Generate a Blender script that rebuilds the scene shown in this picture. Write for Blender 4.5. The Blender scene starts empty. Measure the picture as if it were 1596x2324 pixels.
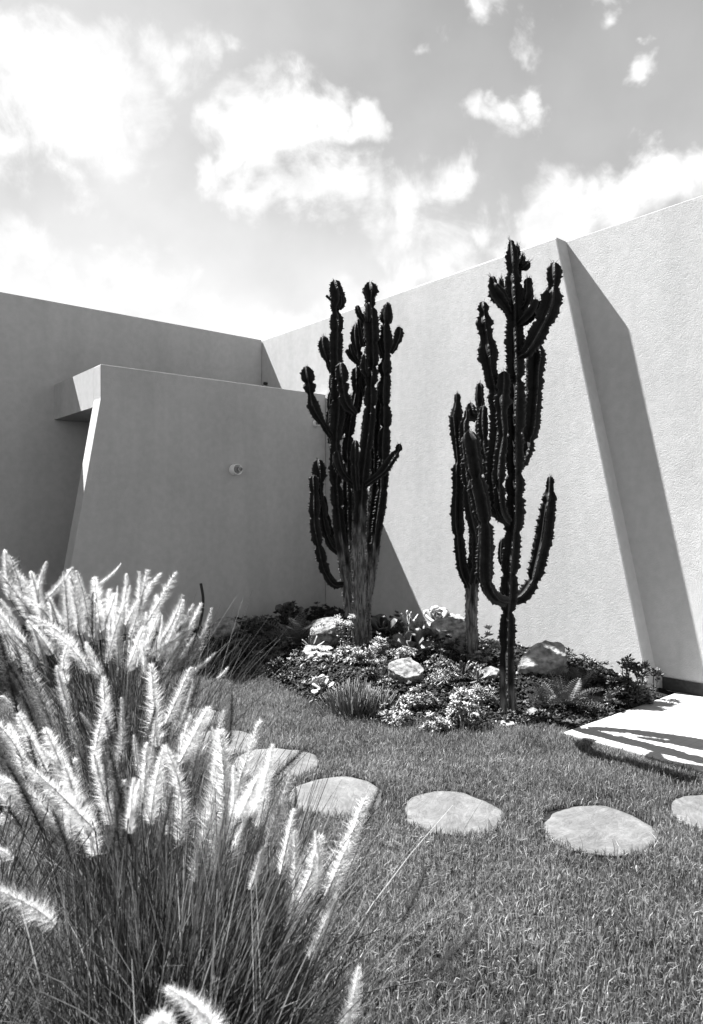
import bpy, bmesh, math, random
import numpy as np
from mathutils import Vector, Matrix, noise, Quaternion

random.seed(7)
rng = np.random.default_rng(7)
sc = bpy.context.scene
col = sc.collection

# ------------------------------------------------------------------ camera
EYE = 1.5            # eye height in metres
FPX = 1586.0         # focal length measured on a 1596 x 2324 print of the photograph
CX, CY = 798.0, 1162.0
cam_d = bpy.data.cameras.new('camera')
cam = bpy.data.objects.new('camera', cam_d)
col.objects.link(cam)
cam.location = (0, 0, EYE)
cam.rotation_euler = (math.pi / 2, 0, 0)
cam_d.sensor_fit = 'VERTICAL'
cam_d.sensor_height = 36.0
cam_d.lens = FPX / 2324 * 36.0
cam_d.clip_start = 0.05
cam_d.clip_end = 2000
cam_d.dof.use_dof = True
cam_d.dof.focus_distance = 5.6
cam_d.dof.aperture_fstop = 7.0
sc.camera = cam

# directions of the building: WU runs along the long sunlit wall towards the viewer, WN is its normal (away from the court)
WU = Vector((0.639, -0.769, 0.0)).normalized()
WN = Vector((0.769, 0.639, 0.0)).normalized()
LIGHT = (WU * 1.0 + WN * 0.25 + Vector((0, 0, -1.51))).normalized()

# ------------------------------------------------------------------ sun and sky
sun_d = bpy.data.lights.new('sun', 'SUN')
sun = bpy.data.objects.new('sun', sun_d)
col.objects.link(sun)
sun_d.energy = 4.7
sun_d.angle = math.radians(0.5)
sun_d.color = (1, 1, 1)       # black-and-white photograph: the whole scene is kept in greys
sun.rotation_euler = LIGHT.to_track_quat('-Z', 'Y').to_euler()
sun.location = (-8, 6, 15)

SKY_STRENGTH = 0.05
sc.view_settings.view_transform = 'Standard'
sc.view_settings.look = 'None'
sc.view_settings.gamma = 1.0
sc.view_settings.use_curve_mapping = False
sc.view_settings.exposure = 2.6

def pixdir(px, py):
    return Vector(((px - CX) / FPX, 1.0, (CY - py) / FPX)).normalized()

def build_world():
    w = bpy.data.worlds.new('World')
    sc.world = w
    w.use_nodes = True
    nt = w.node_tree
    N, L = nt.nodes, nt.links
    N.clear()
    out = N.new('ShaderNodeOutputWorld')
    bg = N.new('ShaderNodeBackground')
    bg.inputs['Strength'].default_value = SKY_STRENGTH
    L.new(bg.outputs[0], out.inputs[0])
    sky = N.new('ShaderNodeTexSky')
    sky.sky_type = 'NISHITA'
    sky.sun_disc = False
    s = -LIGHT
    sky.sun_elevation = math.asin(s.z)
    sky.sun_rotation = math.atan2(s.x, s.y)
    sky.air_density = 1.0
    sky.dust_density = 0.6
    sep = N.new('ShaderNodeSeparateColor')
    L.new(sky.outputs[0], sep.inputs[0])

    def m(op, a, b=None, c=None):
        n = N.new('ShaderNodeMath'); n.operation = op
        for i, v in enumerate((a, b, c)):
            if v is None: continue
            if isinstance(v, (int, float)): n.inputs[i].default_value = v
            else: L.new(v, n.inputs[i])
        return n.outputs[0]
    # panchromatic film behind an orange filter
    base = m('ADD', m('MULTIPLY', sep.outputs[0], 0.62), m('ADD', m('MULTIPLY', sep.outputs[1], 0.30), m('MULTIPLY', sep.outputs[2], 0.08)))
    tc = N.new('ShaderNodeTexCoord')
    d = tc.outputs['Generated']
    sx = N.new('ShaderNodeSeparateXYZ'); L.new(d, sx.inputs[0])
    zc = m('MAXIMUM', sx.outputs[2], 0.0)
    # summer haze thickening evenly towards the horizon
    base = m('ADD', m('MULTIPLY', base, FILTER), m('MULTIPLY', m('EXPONENT', m('MULTIPLY', zc, -3.2)), HAZE))
    # slight warp so that cloud outlines billow
    n1 = N.new('ShaderNodeTexNoise'); n1.inputs['Scale'].default_value = 5.5; n1.inputs['Detail'].default_value = 5
    L.new(d, n1.inputs['Vector'])
    vs = N.new('ShaderNodeVectorMath'); vs.operation = 'SUBTRACT'; vs.inputs[1].default_value = (.5, .5, .5)
    L.new(n1.outputs['Color'], vs.inputs[0])
    vm = N.new('ShaderNodeVectorMath'); vm.operation = 'SCALE'; vm.inputs['Scale'].default_value = 0.10
    L.new(vs.outputs[0], vm.inputs[0])
    va = N.new('ShaderNodeVectorMath'); va.operation = 'ADD'
    L.new(d, va.inputs[0]); L.new(vm.outputs[0], va.inputs[1])
    n5 = N.new('ShaderNodeTexNoise'); n5.inputs['Scale'].default_value = 19; n5.inputs['Detail'].default_value = 4
    L.new(d, n5.inputs['Vector'])
    vs2 = N.new('ShaderNodeVectorMath'); vs2.operation = 'SUBTRACT'; vs2.inputs[1].default_value = (.5, .5, .5)
    L.new(n5.outputs['Color'], vs2.inputs[0])
    vm2 = N.new('ShaderNodeVectorMath'); vm2.operation = 'SCALE'; vm2.inputs['Scale'].default_value = 0.095
    L.new(vs2.outputs[0], vm2.inputs[0])
    vb = N.new('ShaderNodeVectorMath'); vb.operation = 'ADD'
    L.new(va.outputs[0], vb.inputs[0]); L.new(vm2.outputs[0], vb.inputs[1])
    q = vb.outputs[0]
    blobs = [(60,120,95,1),(200,125,100,1),(225,230,110,1),(100,215,120,1),(235,310,60,.9),(5,60,60,1),(30,330,80,.62),(140,380,60,.55),(300,388,26,.5),
             (380,105,60,.6),(450,105,52,.68),(520,92,36,.6),
             (530,300,85,1),(640,275,90,1.1),(740,262,72,1),(830,262,52,.9),(880,268,26,.7),(600,360,90,1),(490,370,55,1),(690,410,80,1),(780,410,72,1),(860,455,66,.85),(940,470,60,.85),(1020,445,62,.85),(845,505,42,.6),(555,420,60,.8),
             (1085,275,34,.62),(1140,290,44,.7),(1220,250,48,.7),(1130,235,22,.5),(1250,225,22,.5),
             (1100,25,50,.75),(1150,50,32,.6),(1220,80,50,.75),(1275,55,30,.6),(1375,8,36,.65),(1480,138,38,.75),(1485,32,18,.5),(975,100,16,.4),(805,190,18,.4),
             (20,640,90,1.2),(130,650,90,1.2),(260,680,90,1.2),(380,700,80,1.2),(490,735,70,1.2),(600,765,60,1.2),(370,572,18,.5),(215,545,26,.4),(120,580,30,.6),
             (910,555,40,.5),(1000,600,80,.85),(900,640,60,.8),(760,700,60,.8),(680,740,50,.8),
             (1290,495,80,1),(1390,470,75,1),(1490,420,64,.95),(1580,390,56,1),(1240,540,60,1),(1100,560,60,.7)]
    items = []
    for (px, py, r, a) in blobs:
        v = pixdir(px, py)
        items.append((v, r / FPX * v.y * 1.5, a * (1.15 if r < 55 else 1.0)))
    rr = random.Random(11)
    k = 0
    while k < 26:                       # the same kind of broken cloud over the rest of the sky
        v = Vector((rr.gauss(0, 1), rr.gauss(0, 1), abs(rr.gauss(0, .8)) + .05)).normalized()
        if v.y > 0 and abs(v.x / v.y) < .62 and v.z / v.y < .85:
            continue
        r = rr.uniform(.1, .26)
        items.append((v, r, rr.uniform(.7, 1))); k += 1
    acc = None
    for (v, r, a) in items:
        dn = N.new('ShaderNodeVectorMath'); dn.operation = 'DISTANCE'
        L.new(q, dn.inputs[0]); dn.inputs[1].default_value = v
        mm = m('MULTIPLY_ADD', dn.outputs['Value'], -a / r, a)
        acc = mm if acc is None else m('SMOOTH_MAX', acc, mm, .16)
    acc = m('MAXIMUM', acc, -0.35)
    n2 = N.new('ShaderNodeTexNoise'); n2.inputs['Scale'].default_value = 11; n2.inputs['Detail'].default_value = 13; n2.inputs['Roughness'].default_value = .66; n2.inputs['Distortion'].default_value = .5
    L.new(d, n2.inputs['Vector'])
    dens = m('ADD', acc, m('MULTIPLY', m('SUBTRACT', n2.outputs['Fac'], .5), 1.6))
    mr = N.new('ShaderNodeMapRange'); mr.interpolation_type = 'SMOOTHSTEP'
    mr.inputs['From Min'].default_value = .05; mr.inputs['From Max'].default_value = .72
    L.new(dens, mr.inputs['Value'])
    # thin veil of high haze between the clouds
    n3 = N.new('ShaderNodeTexNoise'); n3.inputs['Scale'].default_value = 4.2; n3.inputs['Detail'].default_value = 8; n3.inputs['Roughness'].default_value = .5
    L.new(d, n3.inputs['Vector'])
    veil = m('MULTIPLY_ADD', n3.outputs['Fac'], .8, .6)
    skyv = m('MULTIPLY', base, veil)
    # cloud tone: bright with slightly grey hearts
    n4 = N.new('ShaderNodeTexNoise'); n4.inputs['Scale'].default_value = 9; n4.inputs['Detail'].default_value = 9; n4.inputs['Roughness'].default_value = .6
    L.new(d, n4.inputs['Vector'])
    cl = m('MULTIPLY_ADD', n4.outputs['Fac'], 3.3, CLOUD_BASE)
    cl = m('MAXIMUM', cl, skyv)
    mx = N.new('ShaderNodeMix'); mx.data_type = 'FLOAT'
    L.new(mr.outputs[0], mx.inputs['Factor']); L.new(skyv, mx.inputs[2]); L.new(cl, mx.inputs[3])
    L.new(mx.outputs[0], bg.inputs['Color'])
CLOUD_BASE = 1.85
FILTER, HAZE = .655, 1.8
build_world()

# ------------------------------------------------------------------ measuring helpers
def P(px, py, depth):
    """a point of the place: direction measured on the print, real distance in metres"""
    return Vector(((px - CX) / FPX * depth, depth, EYE - (py - CY) / FPX * depth))

def G(px, py, z=0.0):
    dpt = FPX * (EYE - z) / (py - CY)
    return Vector(((px - CX) / FPX * dpt, dpt, z))

# ------------------------------------------------------------------ materials
def new_mat(name):
    m = bpy.data.materials.new(name)
    m.use_nodes = True
    nt = m.node_tree
    return m, nt, nt.nodes, nt.links, nt.nodes['Principled BSDF']

def grey(v): return (v, v, v, 1)

def ramp_noise(N, L, vec, scale, detail, lo, hi, a=.35, b=.65, rough=.55, dist=0.0):
    n = N.new('ShaderNodeTexNoise'); n.inputs['Scale'].default_value = scale; n.inputs['Detail'].default_value = detail
    n.inputs['Roughness'].default_value = rough; n.inputs['Distortion'].default_value = dist
    if vec is not None: L.new(vec, n.inputs['Vector'])
    mr = N.new('ShaderNodeMapRange'); mr.inputs['From Min'].default_value = a; mr.inputs['From Max'].default_value = b
    mr.inputs['To Min'].default_value = lo; mr.inputs['To Max'].default_value = hi
    L.new(n.outputs['Fac'], mr.inputs['Value'])
    return mr.outputs[0], n.outputs['Fac']

def mulv(N, L, a, b):
    n = N.new('ShaderNodeMath'); n.operation = 'MULTIPLY'
    for i, v in enumerate((a, b)):
        if isinstance(v, (int, float)): n.inputs[i].default_value = v
        else: L.new(v, n.inputs[i])
    return n.outputs[0]

def mat_stucco(name, v, bump=1.0):
    m, nt, N, L, b = new_mat(name)
    g = N.new('ShaderNodeNewGeometry')
    big, _ = ramp_noise(N, L, g.outputs['Position'], .9, 5, .94, 1.04)
    mid, _ = ramp_noise(N, L, g.outputs['Position'], 14, 4, .95, 1.04)
    mp = N.new('ShaderNodeMapping'); mp.inputs['Scale'].default_value = (3.2, 3.2, .22)
    L.new(g.outputs['Position'], mp.inputs['Vector'])
    streak, _ = ramp_noise(N, L, mp.outputs[0], 1.6, 7, .94, 1.015, .3, .6)
    L.new(mulv(N, L, mulv(N, L, streak, mulv(N, L, big, mid)), v), b.inputs['Base Color'])
    b.inputs['Roughness'].default_value = .95
    b.inputs['Specular IOR Level'].default_value = .1
    # trowelled worm-like render coat
    n1 = N.new('ShaderNodeTexNoise'); n1.inputs['Scale'].default_value = 60; n1.inputs['Detail'].default_value = 3; n1.inputs['Roughness'].default_value = .6; n1.inputs['Distortion'].default_value = 1.6
    L.new(g.outputs['Position'], n1.inputs['Vector'])
    n2 = N.new('ShaderNodeTexNoise'); n2.inputs['Scale'].default_value = 6; n2.inputs['Detail'].default_value = 2
    L.new(g.outputs['Position'], n2.inputs['Vector'])
    mr = N.new('ShaderNodeMapRange'); mr.inputs['From Min'].default_value = .36; mr.inputs['From Max'].default_value = .56
    L.new(n1.outputs['Fac'], mr.inputs['Value'])
    ad = N.new('ShaderNodeMath'); ad.operation = 'MULTIPLY_ADD'; ad.inputs[1].default_value = 1.0
    L.new(n2.outputs['Fac'], ad.inputs[0]); L.new(mr.outputs[0], ad.inputs[2])
    bp = N.new('ShaderNodeBump'); bp.inputs['Strength'].default_value = bump; bp.inputs['Distance'].default_value = .0009
    L.new(ad.outputs[0], bp.inputs['Height']); L.new(bp.outputs[0], b.inputs['Normal'])
    return m

def mat_plain(name, v, rough=.6, spec=.3, var=.25, scale=30, bump=0, bscale=60, metallic=0):
    m, nt, N, L, b = new_mat(name)
    g = N.new('ShaderNodeNewGeometry')
    k, f = ramp_noise(N, L, g.outputs['Position'], scale, 6, v * (1 - var), v * (1 + var))
    L.new(k, b.inputs['Base Color'])
    b.inputs['Roughness'].default_value = rough
    b.inputs['Specular IOR Level'].default_value = spec
    b.inputs['Metallic'].default_value = metallic
    if bump:
        n = N.new('ShaderNodeTexNoise'); n.inputs['Scale'].default_value = bscale; n.inputs['Detail'].default_value = 8; n.inputs['Roughness'].default_value = .65
        L.new(g.outputs['Position'], n.inputs['Vector'])
        bp = N.new('ShaderNodeBump'); bp.inputs['Strength'].default_value = 1; bp.inputs['Distance'].default_value = bump
        L.new(n.outputs['Fac'], bp.inputs['Height']); L.new(bp.outputs[0], b.inputs['Normal'])
    return m

def mat_leaf(name, v, trans=.3, rough=.5, spec=.35, attr=False, var=.3):
    """leaf: Principled mixed with translucency; 'tint' is a per-leaf attribute where attr is set"""
    m, nt, N, L, b = new_mat(name)
    if attr:
        a = N.new('ShaderNodeAttribute'); a.attribute_name = 'tint'
        c = mulv(N, L, a.outputs['Fac'], v)
    else:
        g = N.new('ShaderNodeNewGeometry')
        c, _ = ramp_noise(N, L, g.outputs['Position'], 22, 3, v * (1 - var), v * (1 + var))
    L.new(c, b.inputs['Base Color'])
    b.inputs['Roughness'].default_value = rough
    b.inputs['Specular IOR Level'].default_value = spec
    t = N.new('ShaderNodeBsdfTranslucent'); L.new(c, t.inputs['Color'])
    mx = N.new('ShaderNodeMixShader'); mx.inputs[0].default_value = trans
    L.new(b.outputs[0], mx.inputs[1]); L.new(t.outputs[0], mx.inputs[2])
    L.new(mx.outputs[0], N['Material Output'].inputs['Surface'])
    return m

M = {}
M['stucco'] = mat_stucco('white_stucco', .45)
M['bounce_blocker'] = mat_plain('dark_bounce_blocker', .05, .9, .2)  # for the sheet added on the porch roof to damp bounced light
M['skirting'] = mat_plain('dark_skirting_paint', .03, .7, .2)
M['lamp'] = mat_plain('white_enamel', .85, .35, .4, .03)
M['socket'] = mat_plain('grey_socket', .3, .5, .3, .05)
M['pipe'] = mat_plain('black_polythene', .012, .45, .4, .1)
M['soil'] = mat_plain('dark_soil', .01, .95, .1, .6, 25, .01, 45)
M['gravel'] = mat_leaf('lava_gravel', .022, 0.0, .85, .15, attr=True)
M['grass'] = mat_leaf('lawn_grass_blade', .12, .4, .6, .2, attr=True)
M['turf'] = mat_plain('turf_ground', .012, .95, .1, .5, 40)
M['reed'] = mat_leaf('grass_leaf', .075, .4, .5, .3, attr=True)
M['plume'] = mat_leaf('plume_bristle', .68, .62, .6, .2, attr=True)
M['dull_plume'] = mat_leaf('dull_plume_bristle', .08, .45, .6, .2, attr=True)  # much darker bristles for the dull plumes
M['leaf_dark'] = mat_leaf('dark_leaf', .03, .15, .45, .35, attr=True)
M['leaf_mid'] = mat_leaf('mid_green_leaf', .085, .2, .45, .35, attr=True)
M['leaf_pale'] = mat_leaf('pale_glaucous_leaf', .27, .2, .5, .3, attr=True)
M['petal'] = mat_leaf('white_petal', .55, .3, .6, .2, attr=True)
M['rosette_pale'] = mat_leaf('pale_succulent_leaf', .26, .08, .45, .35)
M['rosette_mid'] = mat_leaf('grey_succulent_leaf', .1, .08, .45, .4)
M['rosette_dark'] = mat_leaf('dark_succulent_leaf', .04, .05, .4, .4)
M['fern'] = mat_leaf('fern_leaflet', .03, .2, .5, .3, attr=True)
M['twig'] = mat_plain('twig', .12, .8, .2, .4)
M['rock'] = mat_plain('pale_limestone', .2, .95, .1, .55, 16, .012, 28)
M['rock_dark'] = mat_plain('lichened_rock', .13, .95, .1, .7, 18, .014, 30)

def mat_glass():
    m, nt, N, L, b = new_mat('clear_bulb_glass')
    b.inputs['Transmission Weight'].default_value = 1
    b.inputs['Roughness'].default_value = .02
    b.inputs['Base Color'].default_value = grey(.95)
    return m
M['glass'] = mat_glass()

def mat_flag():
    m, nt, N, L, b = new_mat('cleft_flagstone')
    tc = N.new('ShaderNodeTexCoord')
    mp = N.new('ShaderNodeMapping'); mp.inputs['Scale'].default_value = (1.5, 3.2, 3)
    L.new(tc.outputs['Object'], mp.inputs['Vector'])
    a, f = ramp_noise(N, L, mp.outputs[0], 5, 8, .04, .095, .33, .67, .72, 1.6)
    c0, _ = ramp_noise(N, L, tc.outputs['Object'], 60, 4, .85, 1.1)
    c1, _ = ramp_noise(N, L, tc.outputs['Object'], 6, 6, .72, 1.12)
    c = mulv(N, L, c0, c1)
    L.new(mulv(N, L, a, c), b.inputs['Base Color'])
    b.inputs['Roughness'].default_value = .8
    bp = N.new('ShaderNodeBump'); bp.inputs['Strength'].default_value = .9; bp.inputs['Distance'].default_value = .008
    L.new(f, bp.inputs['Height']); L.new(bp.outputs[0], b.inputs['Normal'])
    return m
M['flag'] = mat_flag()

def mat_slab():
    m, nt, N, L, b = new_mat('pale_paving_with_mesh_imprint')
    tc = N.new('ShaderNodeTexCoord')
    br = N.new('ShaderNodeTexBrick'); br.offset = 0
    br.inputs['Scale'].default_value = 1; br.inputs['Brick Width'].default_value = .06; br.inputs['Row Height'].default_value = .06
    br.inputs['Mortar Size'].default_value = .0018
    br.inputs['Color1'].default_value = grey(.27); br.inputs['Color2'].default_value = grey(.26); br.inputs['Mortar'].default_value = grey(.2)
    L.new(tc.outputs['Object'], br.inputs['Vector'])
    k, _ = ramp_noise(N, L, tc.outputs['Object'], 3, 7, .9, 1.05)
    mx = N.new('ShaderNodeMix'); mx.data_type = 'RGBA'; mx.blend_type = 'MULTIPLY'; mx.inputs[0].default_value = 1
    L.new(br.outputs['Color'], mx.inputs[6]); L.new(k, mx.inputs[7])
    L.new(mx.outputs[2], b.inputs['Base Color'])
    b.inputs['Roughness'].default_value = .8
    return m
M['slab'] = mat_slab()

def mat_cactus():
    m, nt, N, L, b = new_mat('cactus_skin')
    a = N.new('ShaderNodeAttribute'); a.attribute_name = 'ridge'
    h = N.new('ShaderNodeAttribute'); h.attribute_name = 'bark'
    g = N.new('ShaderNodeNewGeometry')
    skin, _ = ramp_noise(N, L, g.outputs['Position'], 18, 5, .004, .011)
    mp = N.new('ShaderNodeMapping'); mp.inputs['Scale'].default_value = (1, 1, .18)
    L.new(g.outputs['Position'], mp.inputs['Vector'])
    bark, bf = ramp_noise(N, L, mp.outputs[0], 60, 6, .05, .22, .38, .62)
    m1 = N.new('ShaderNodeMix'); m1.data_type = 'FLOAT'
    pw = N.new('ShaderNodeMath'); pw.operation = 'POWER'; pw.inputs[1].default_value = 3.0
    L.new(a.outputs['Fac'], pw.inputs[0])
    L.new(mulv(N, L, pw.outputs[0], .8), m1.inputs['Factor']); L.new(skin, m1.inputs[2]); m1.inputs[3].default_value = .055
    m2 = N.new('ShaderNodeMix'); m2.data_type = 'FLOAT'
    L.new(h.outputs['Fac'], m2.inputs['Factor']); L.new(m1.outputs[0], m2.inputs[2]); L.new(bark, m2.inputs[3])
    L.new(m2.outputs[0], b.inputs['Base Color'])
    b.inputs['Roughness'].default_value = .62
    b.inputs['Specular IOR Level'].default_value = .13
    bp = N.new('ShaderNodeBump'); bp.inputs['Strength'].default_value = .5; bp.inputs['Distance'].default_value = .004
    L.new(bf, bp.inputs['Height']); L.new(bp.outputs[0], b.inputs['Normal'])
    return m
M['cactus'] = mat_cactus()

# ------------------------------------------------------------------ object helpers
def tag(o, label=None, cat=None, group=None, kind=None):
    if label: o['label'] = label
    if cat: o['category'] = cat
    if group: o['group'] = group
    if kind: o['kind'] = kind
    return o

def empty(name, loc=(0, 0, 0), label=None, cat=None, group=None):
    o = bpy.data.objects.new(name, None)
    o.location = loc
    o.empty_display_size = .1
    col.objects.link(o)
    return tag(o, label, cat, group)

def link(name, me, parent=None, loc=None):
    o = bpy.data.objects.new(name, me)
    col.objects.link(o)
    if parent is not None: o.parent = parent
    if loc is not None: o.location = loc
    return o

def mesh_np(name, V, F, mat, smooth=False, attrs=None):
    """V (n,3), F (m,k) with constant k"""
    V = np.asarray(V, dtype=np.float32); F = np.asarray(F, dtype=np.int32)
    me = bpy.data.meshes.new(name)
    k = F.shape[1]
    me.vertices.add(len(V)); me.vertices.foreach_set('co', V.ravel())
    me.loops.add(F.size); me.loops.foreach_set('vertex_index', F.ravel())
    me.polygons.add(len(F))
    me.polygons.foreach_set('loop_start', np.arange(0, F.size, k, dtype=np.int32))
    me.polygons.foreach_set('loop_total', np.full(len(F), k, dtype=np.int32))
    me.polygons.foreach_set('use_smooth', np.full(len(F), smooth, dtype=bool))
    for an, av in (attrs or {}).items():
        at = me.attributes.new(an, 'FLOAT', 'POINT')
        at.data.foreach_set('value', np.asarray(av, dtype=np.float32))
    me.update(calc_edges=True)
    me.validate()
    me.materials.append(mat)
    return me

def mesh_bm(name, bm, mat, smooth=False):
    me = bpy.data.meshes.new(name)
    bmesh.ops.recalc_face_normals(bm, faces=bm.faces)
    bm.to_mesh(me); bm.free()
    me.materials.append(mat)
    if smooth:
        me.polygons.foreach_set('use_smooth', np.ones(len(me.polygons), dtype=bool))
    return me

def prism(poly, axis_vec, depth, frame, bevel=0.0):
    """poly: 2-D outline in the frame's (a, z) plane; extruded along axis_vec"""
    bm = bmesh.new()
    vs = [bm.verts.new(frame(a, z)) for a, z in poly]
    f = bm.faces.new(vs)
    r = bmesh.ops.extrude_face_region(bm, geom=[f])
    bmesh.ops.translate(bm, vec=Vector(axis_vec) * depth, verts=[v for v in r['geom'] if isinstance(v, bmesh.types.BMVert)])
    if bevel:
        bmesh.ops.bevel(bm, geom=list(bm.edges), offset=bevel, segments=2, affect='EDGES', profile=.6)
    return bm

def un(u, n, z=0.0):
    v = WU * u + WN * n
    return Vector((v.x, v.y, z))

# ------------------------------------------------------------------ building
D_FRONT, D_REC = 5.58, 5.74
def on_wall(px, py, d):
    r = (px - CX) / FPX
    dep = d / (WN.x * r + WN.y)
    p = P(px, py, dep)
    return p.dot(WU), p.z, p
H_WALL = EYE + 2.54
u_c = on_wall(595, 772, D_FRONT)[0]
u_top = on_wall(1263, 538, D_FRONT)[0]
ub, zb, _ = on_wall(1463, 1505, D_FRONT)
slope = (ub - u_top) / (H_WALL - zb)
u_bot = u_top + slope * (H_WALL + .1)
u_p = on_wall(740, 900, D_FRONT)[0]          # porch front plane
def on_porch(px, py):
    r = (px - CX) / FPX
    dep = u_p / (WU.x * r + WU.y)
    p = P(px, py, dep)
    return p.dot(WN), p.z, p
n_l = on_porch(229, 830)[0]
H_PORCH = EYE + 1.535
Z_SOFFIT = 2.615
FIN = .21

house = empty('house', un(u_c, D_FRONT), 'white stucco house walls with slanted buttress and porch canopy', 'house')
hb = house.location.copy()
def hpart(name, bm, mat):
    me = mesh_bm(name, bm, mat)
    o = link(name, me, house)
    o.matrix_parent_inverse = Matrix.Translation(-hb)
    return o
# shaded wall on the left, runs along WN
hpart('wall', prism([(-9, -.3), (D_FRONT - .004, -.3), (D_FRONT - .004, H_WALL), (-9, H_WALL)], -WU, .3, lambda a, z: un(u_c, a, z), .012), M['stucco'])
# sunlit wall with the slanted end
hpart('buttress_wall', prism([(u_c - .6, -.3), (u_bot + slope * .2, -.3), (u_top, H_WALL), (u_c - .6, H_WALL)], WN, .6, lambda a, z: un(a, D_FRONT, z), .014), M['stucco'])
hpart('recessed_wall', prism([(u_top - .5, -.3), (4.5, -.3), (4.5, H_WALL - .002), (u_top - .5, H_WALL - .002)], WN, .4, lambda a, z: un(a, D_REC, z), .005), M['stucco'])
hpart('skirting', prism([(u_bot - .0, .02), (4.4, .02), (4.4, .125), (u_bot - .0, .125)], -WN, .012, lambda a, z: un(a, D_REC - .001, z), .002), M['skirting'])
# porch: front wall with a raked end, roof behind it
kink = 2.68
off = .176 * kink
hpart('porch_wall', prism([(n_l - off - .05, -.3), (D_FRONT - .006, -.3), (D_FRONT - .006, H_PORCH), (n_l, H_PORCH), (n_l, kink)], -WU, FIN, lambda a, z: un(u_p, a, z), .009), M['stucco'])
hpart('porch_roof', prism([(n_l + .0015, Z_SOFFIT), (D_FRONT - .006, Z_SOFFIT), (D_FRONT - .006, H_PORCH - .0015), (n_l + .0015, H_PORCH - .0015)], -WU, (u_p - u_c) - FIN - .002, lambda a, z: un(u_p - FIN - .001, a, z), 0), M['stucco'])

hpart('roof_bounce_blocker', prism([(n_l + .06, H_PORCH + .002), (D_FRONT - .03, H_PORCH + .002), (D_FRONT - .03, H_PORCH + .012), (n_l + .06, H_PORCH + .012)], -WU, (u_p - u_c) - .12, lambda a, z: un(u_p - .07, a, z), 0), M['bounce_blocker'])  # unseen dark sheet, added to cut sunlight bouncing off the porch roof onto the walls

def lathe(prof, n=24):
    """profile [(r, x)] around +X -> bmesh"""
    bm = bmesh.new()
    rings = []
    for r, x in prof:
        rings.append([bm.verts.new((x, r * math.cos(2 * math.pi * i / n), r * math.sin(2 * math.pi * i / n))) for i in range(n)])
    for a, b in zip(rings, rings[1:]):
        for i in range(n):
            bm.faces.new((a[i], a[(i + 1) % n], b[(i + 1) % n], b[i]))
    return bm

def wall_lamp(px, py, label, s=1.0):
    n0, z0, p = on_porch(px, py)
    root = empty('wall_lamp', p + WU * .004, label, 'wall lamp', 'round white lamps on the porch wall')
    root.rotation_euler = (0, 0, math.atan2(WU.y, WU.x))
    root.scale = (s, s, s)
    link('shade', mesh_bm('shade', lathe([(.0, 0), (.066, 0), (.066, .004), (.062, .09), (.061, .094), (.056, .093), (.055, .02), (.0, .019)]), M['lamp'], True), root)
    link('socket', mesh_bm('socket', lathe([(.03, .0195), (.029, .1), (.027, .102), (.023, .1), (.022, .05), (0, .049)]), M['socket'], True), root)
    link('bulb', mesh_bm('bulb', lathe([(.0, .052), (.013, .054), (.013, .11), (.02, .125), (.024, .142), (.022, .158), (.012, .17), (.001, .174)]), M['glass'], True), root)
    return root
wall_lamp(531, 1066, 'round white wall lamp with bare bulb on the middle of the porch wall')
wall_lamp(715, 961, 'small white wall lamp half hidden behind the leftmost cactus arm', .62)

us, zs, ps = on_wall(606, 871, D_FRONT)
sp = link('drain_spout', mesh_bm('drain_spout', lathe([(.0, -.02), (.022, -.02), (.022, .05), (.017, .051), (.016, .0), (0, 0)], 14), M['pipe'], True), None, ps)
sp.rotation_euler = (0, 0, math.atan2(-WN.y, -WN.x))
tag(sp, 'tiny dark drain spout high on the sunlit wall near the back corner', 'drain spout')

# ------------------------------------------------------------------ ground
bm = bmesh.new()
bmesh.ops.create_grid(bm, x_segments=2, y_segments=2, size=300)
lawn = link('lawn', mesh_bm('lawn', bm, M['turf']), None, (0, 0, 0))
tag(lawn, kind='structure')

# the paved path along the wall: its end and its edge are square to the wall
SLAB_Z = .024
A = G(1275, 1663, SLAB_Z)
a_u, a_n = A.dot(WU), A.dot(WN)
slab_bm = bmesh.new()
nseg = 60
edge = []
for i in range(nseg + 1):
    u = a_u + (4.4 - a_u) * i / nseg
    j = .0 if i == 0 else .006 * math.sin(u * 5.1) + .004 * math.sin(u * 13.7 + 1)
    edge.append(un(u, a_n + j, 0))
loop = edge + [un(4.4, D_REC - .016, 0), un(a_u, D_REC - .016, 0)]
f = slab_bm.faces.new([slab_bm.verts.new(v) for v in loop])
r = bmesh.ops.extrude_face_region(slab_bm, geom=[f])
for v in r['geom']:
    if isinstance(v, bmesh.types.BMVert): v.co.z += SLAB_Z
bmesh.ops.bevel(slab_bm, geom=[e for e in slab_bm.edges if all(v.co.z > SLAB_Z - .001 for v in e.verts)], offset=.004, segments=2, affect='EDGES')
slab_me = mesh_bm('paved_path', slab_bm, M['slab'])
slab_me.transform(Matrix.Translation(-A) )
slab_me.transform(Matrix.Rotation(-math.atan2(WU.y, WU.x), 4, 'Z'))
slab = link('paved_path', slab_me, None, A)
slab.rotation_euler = (0, 0, math.atan2(WU.y, WU.x))
tag(slab, kind='structure')

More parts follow.
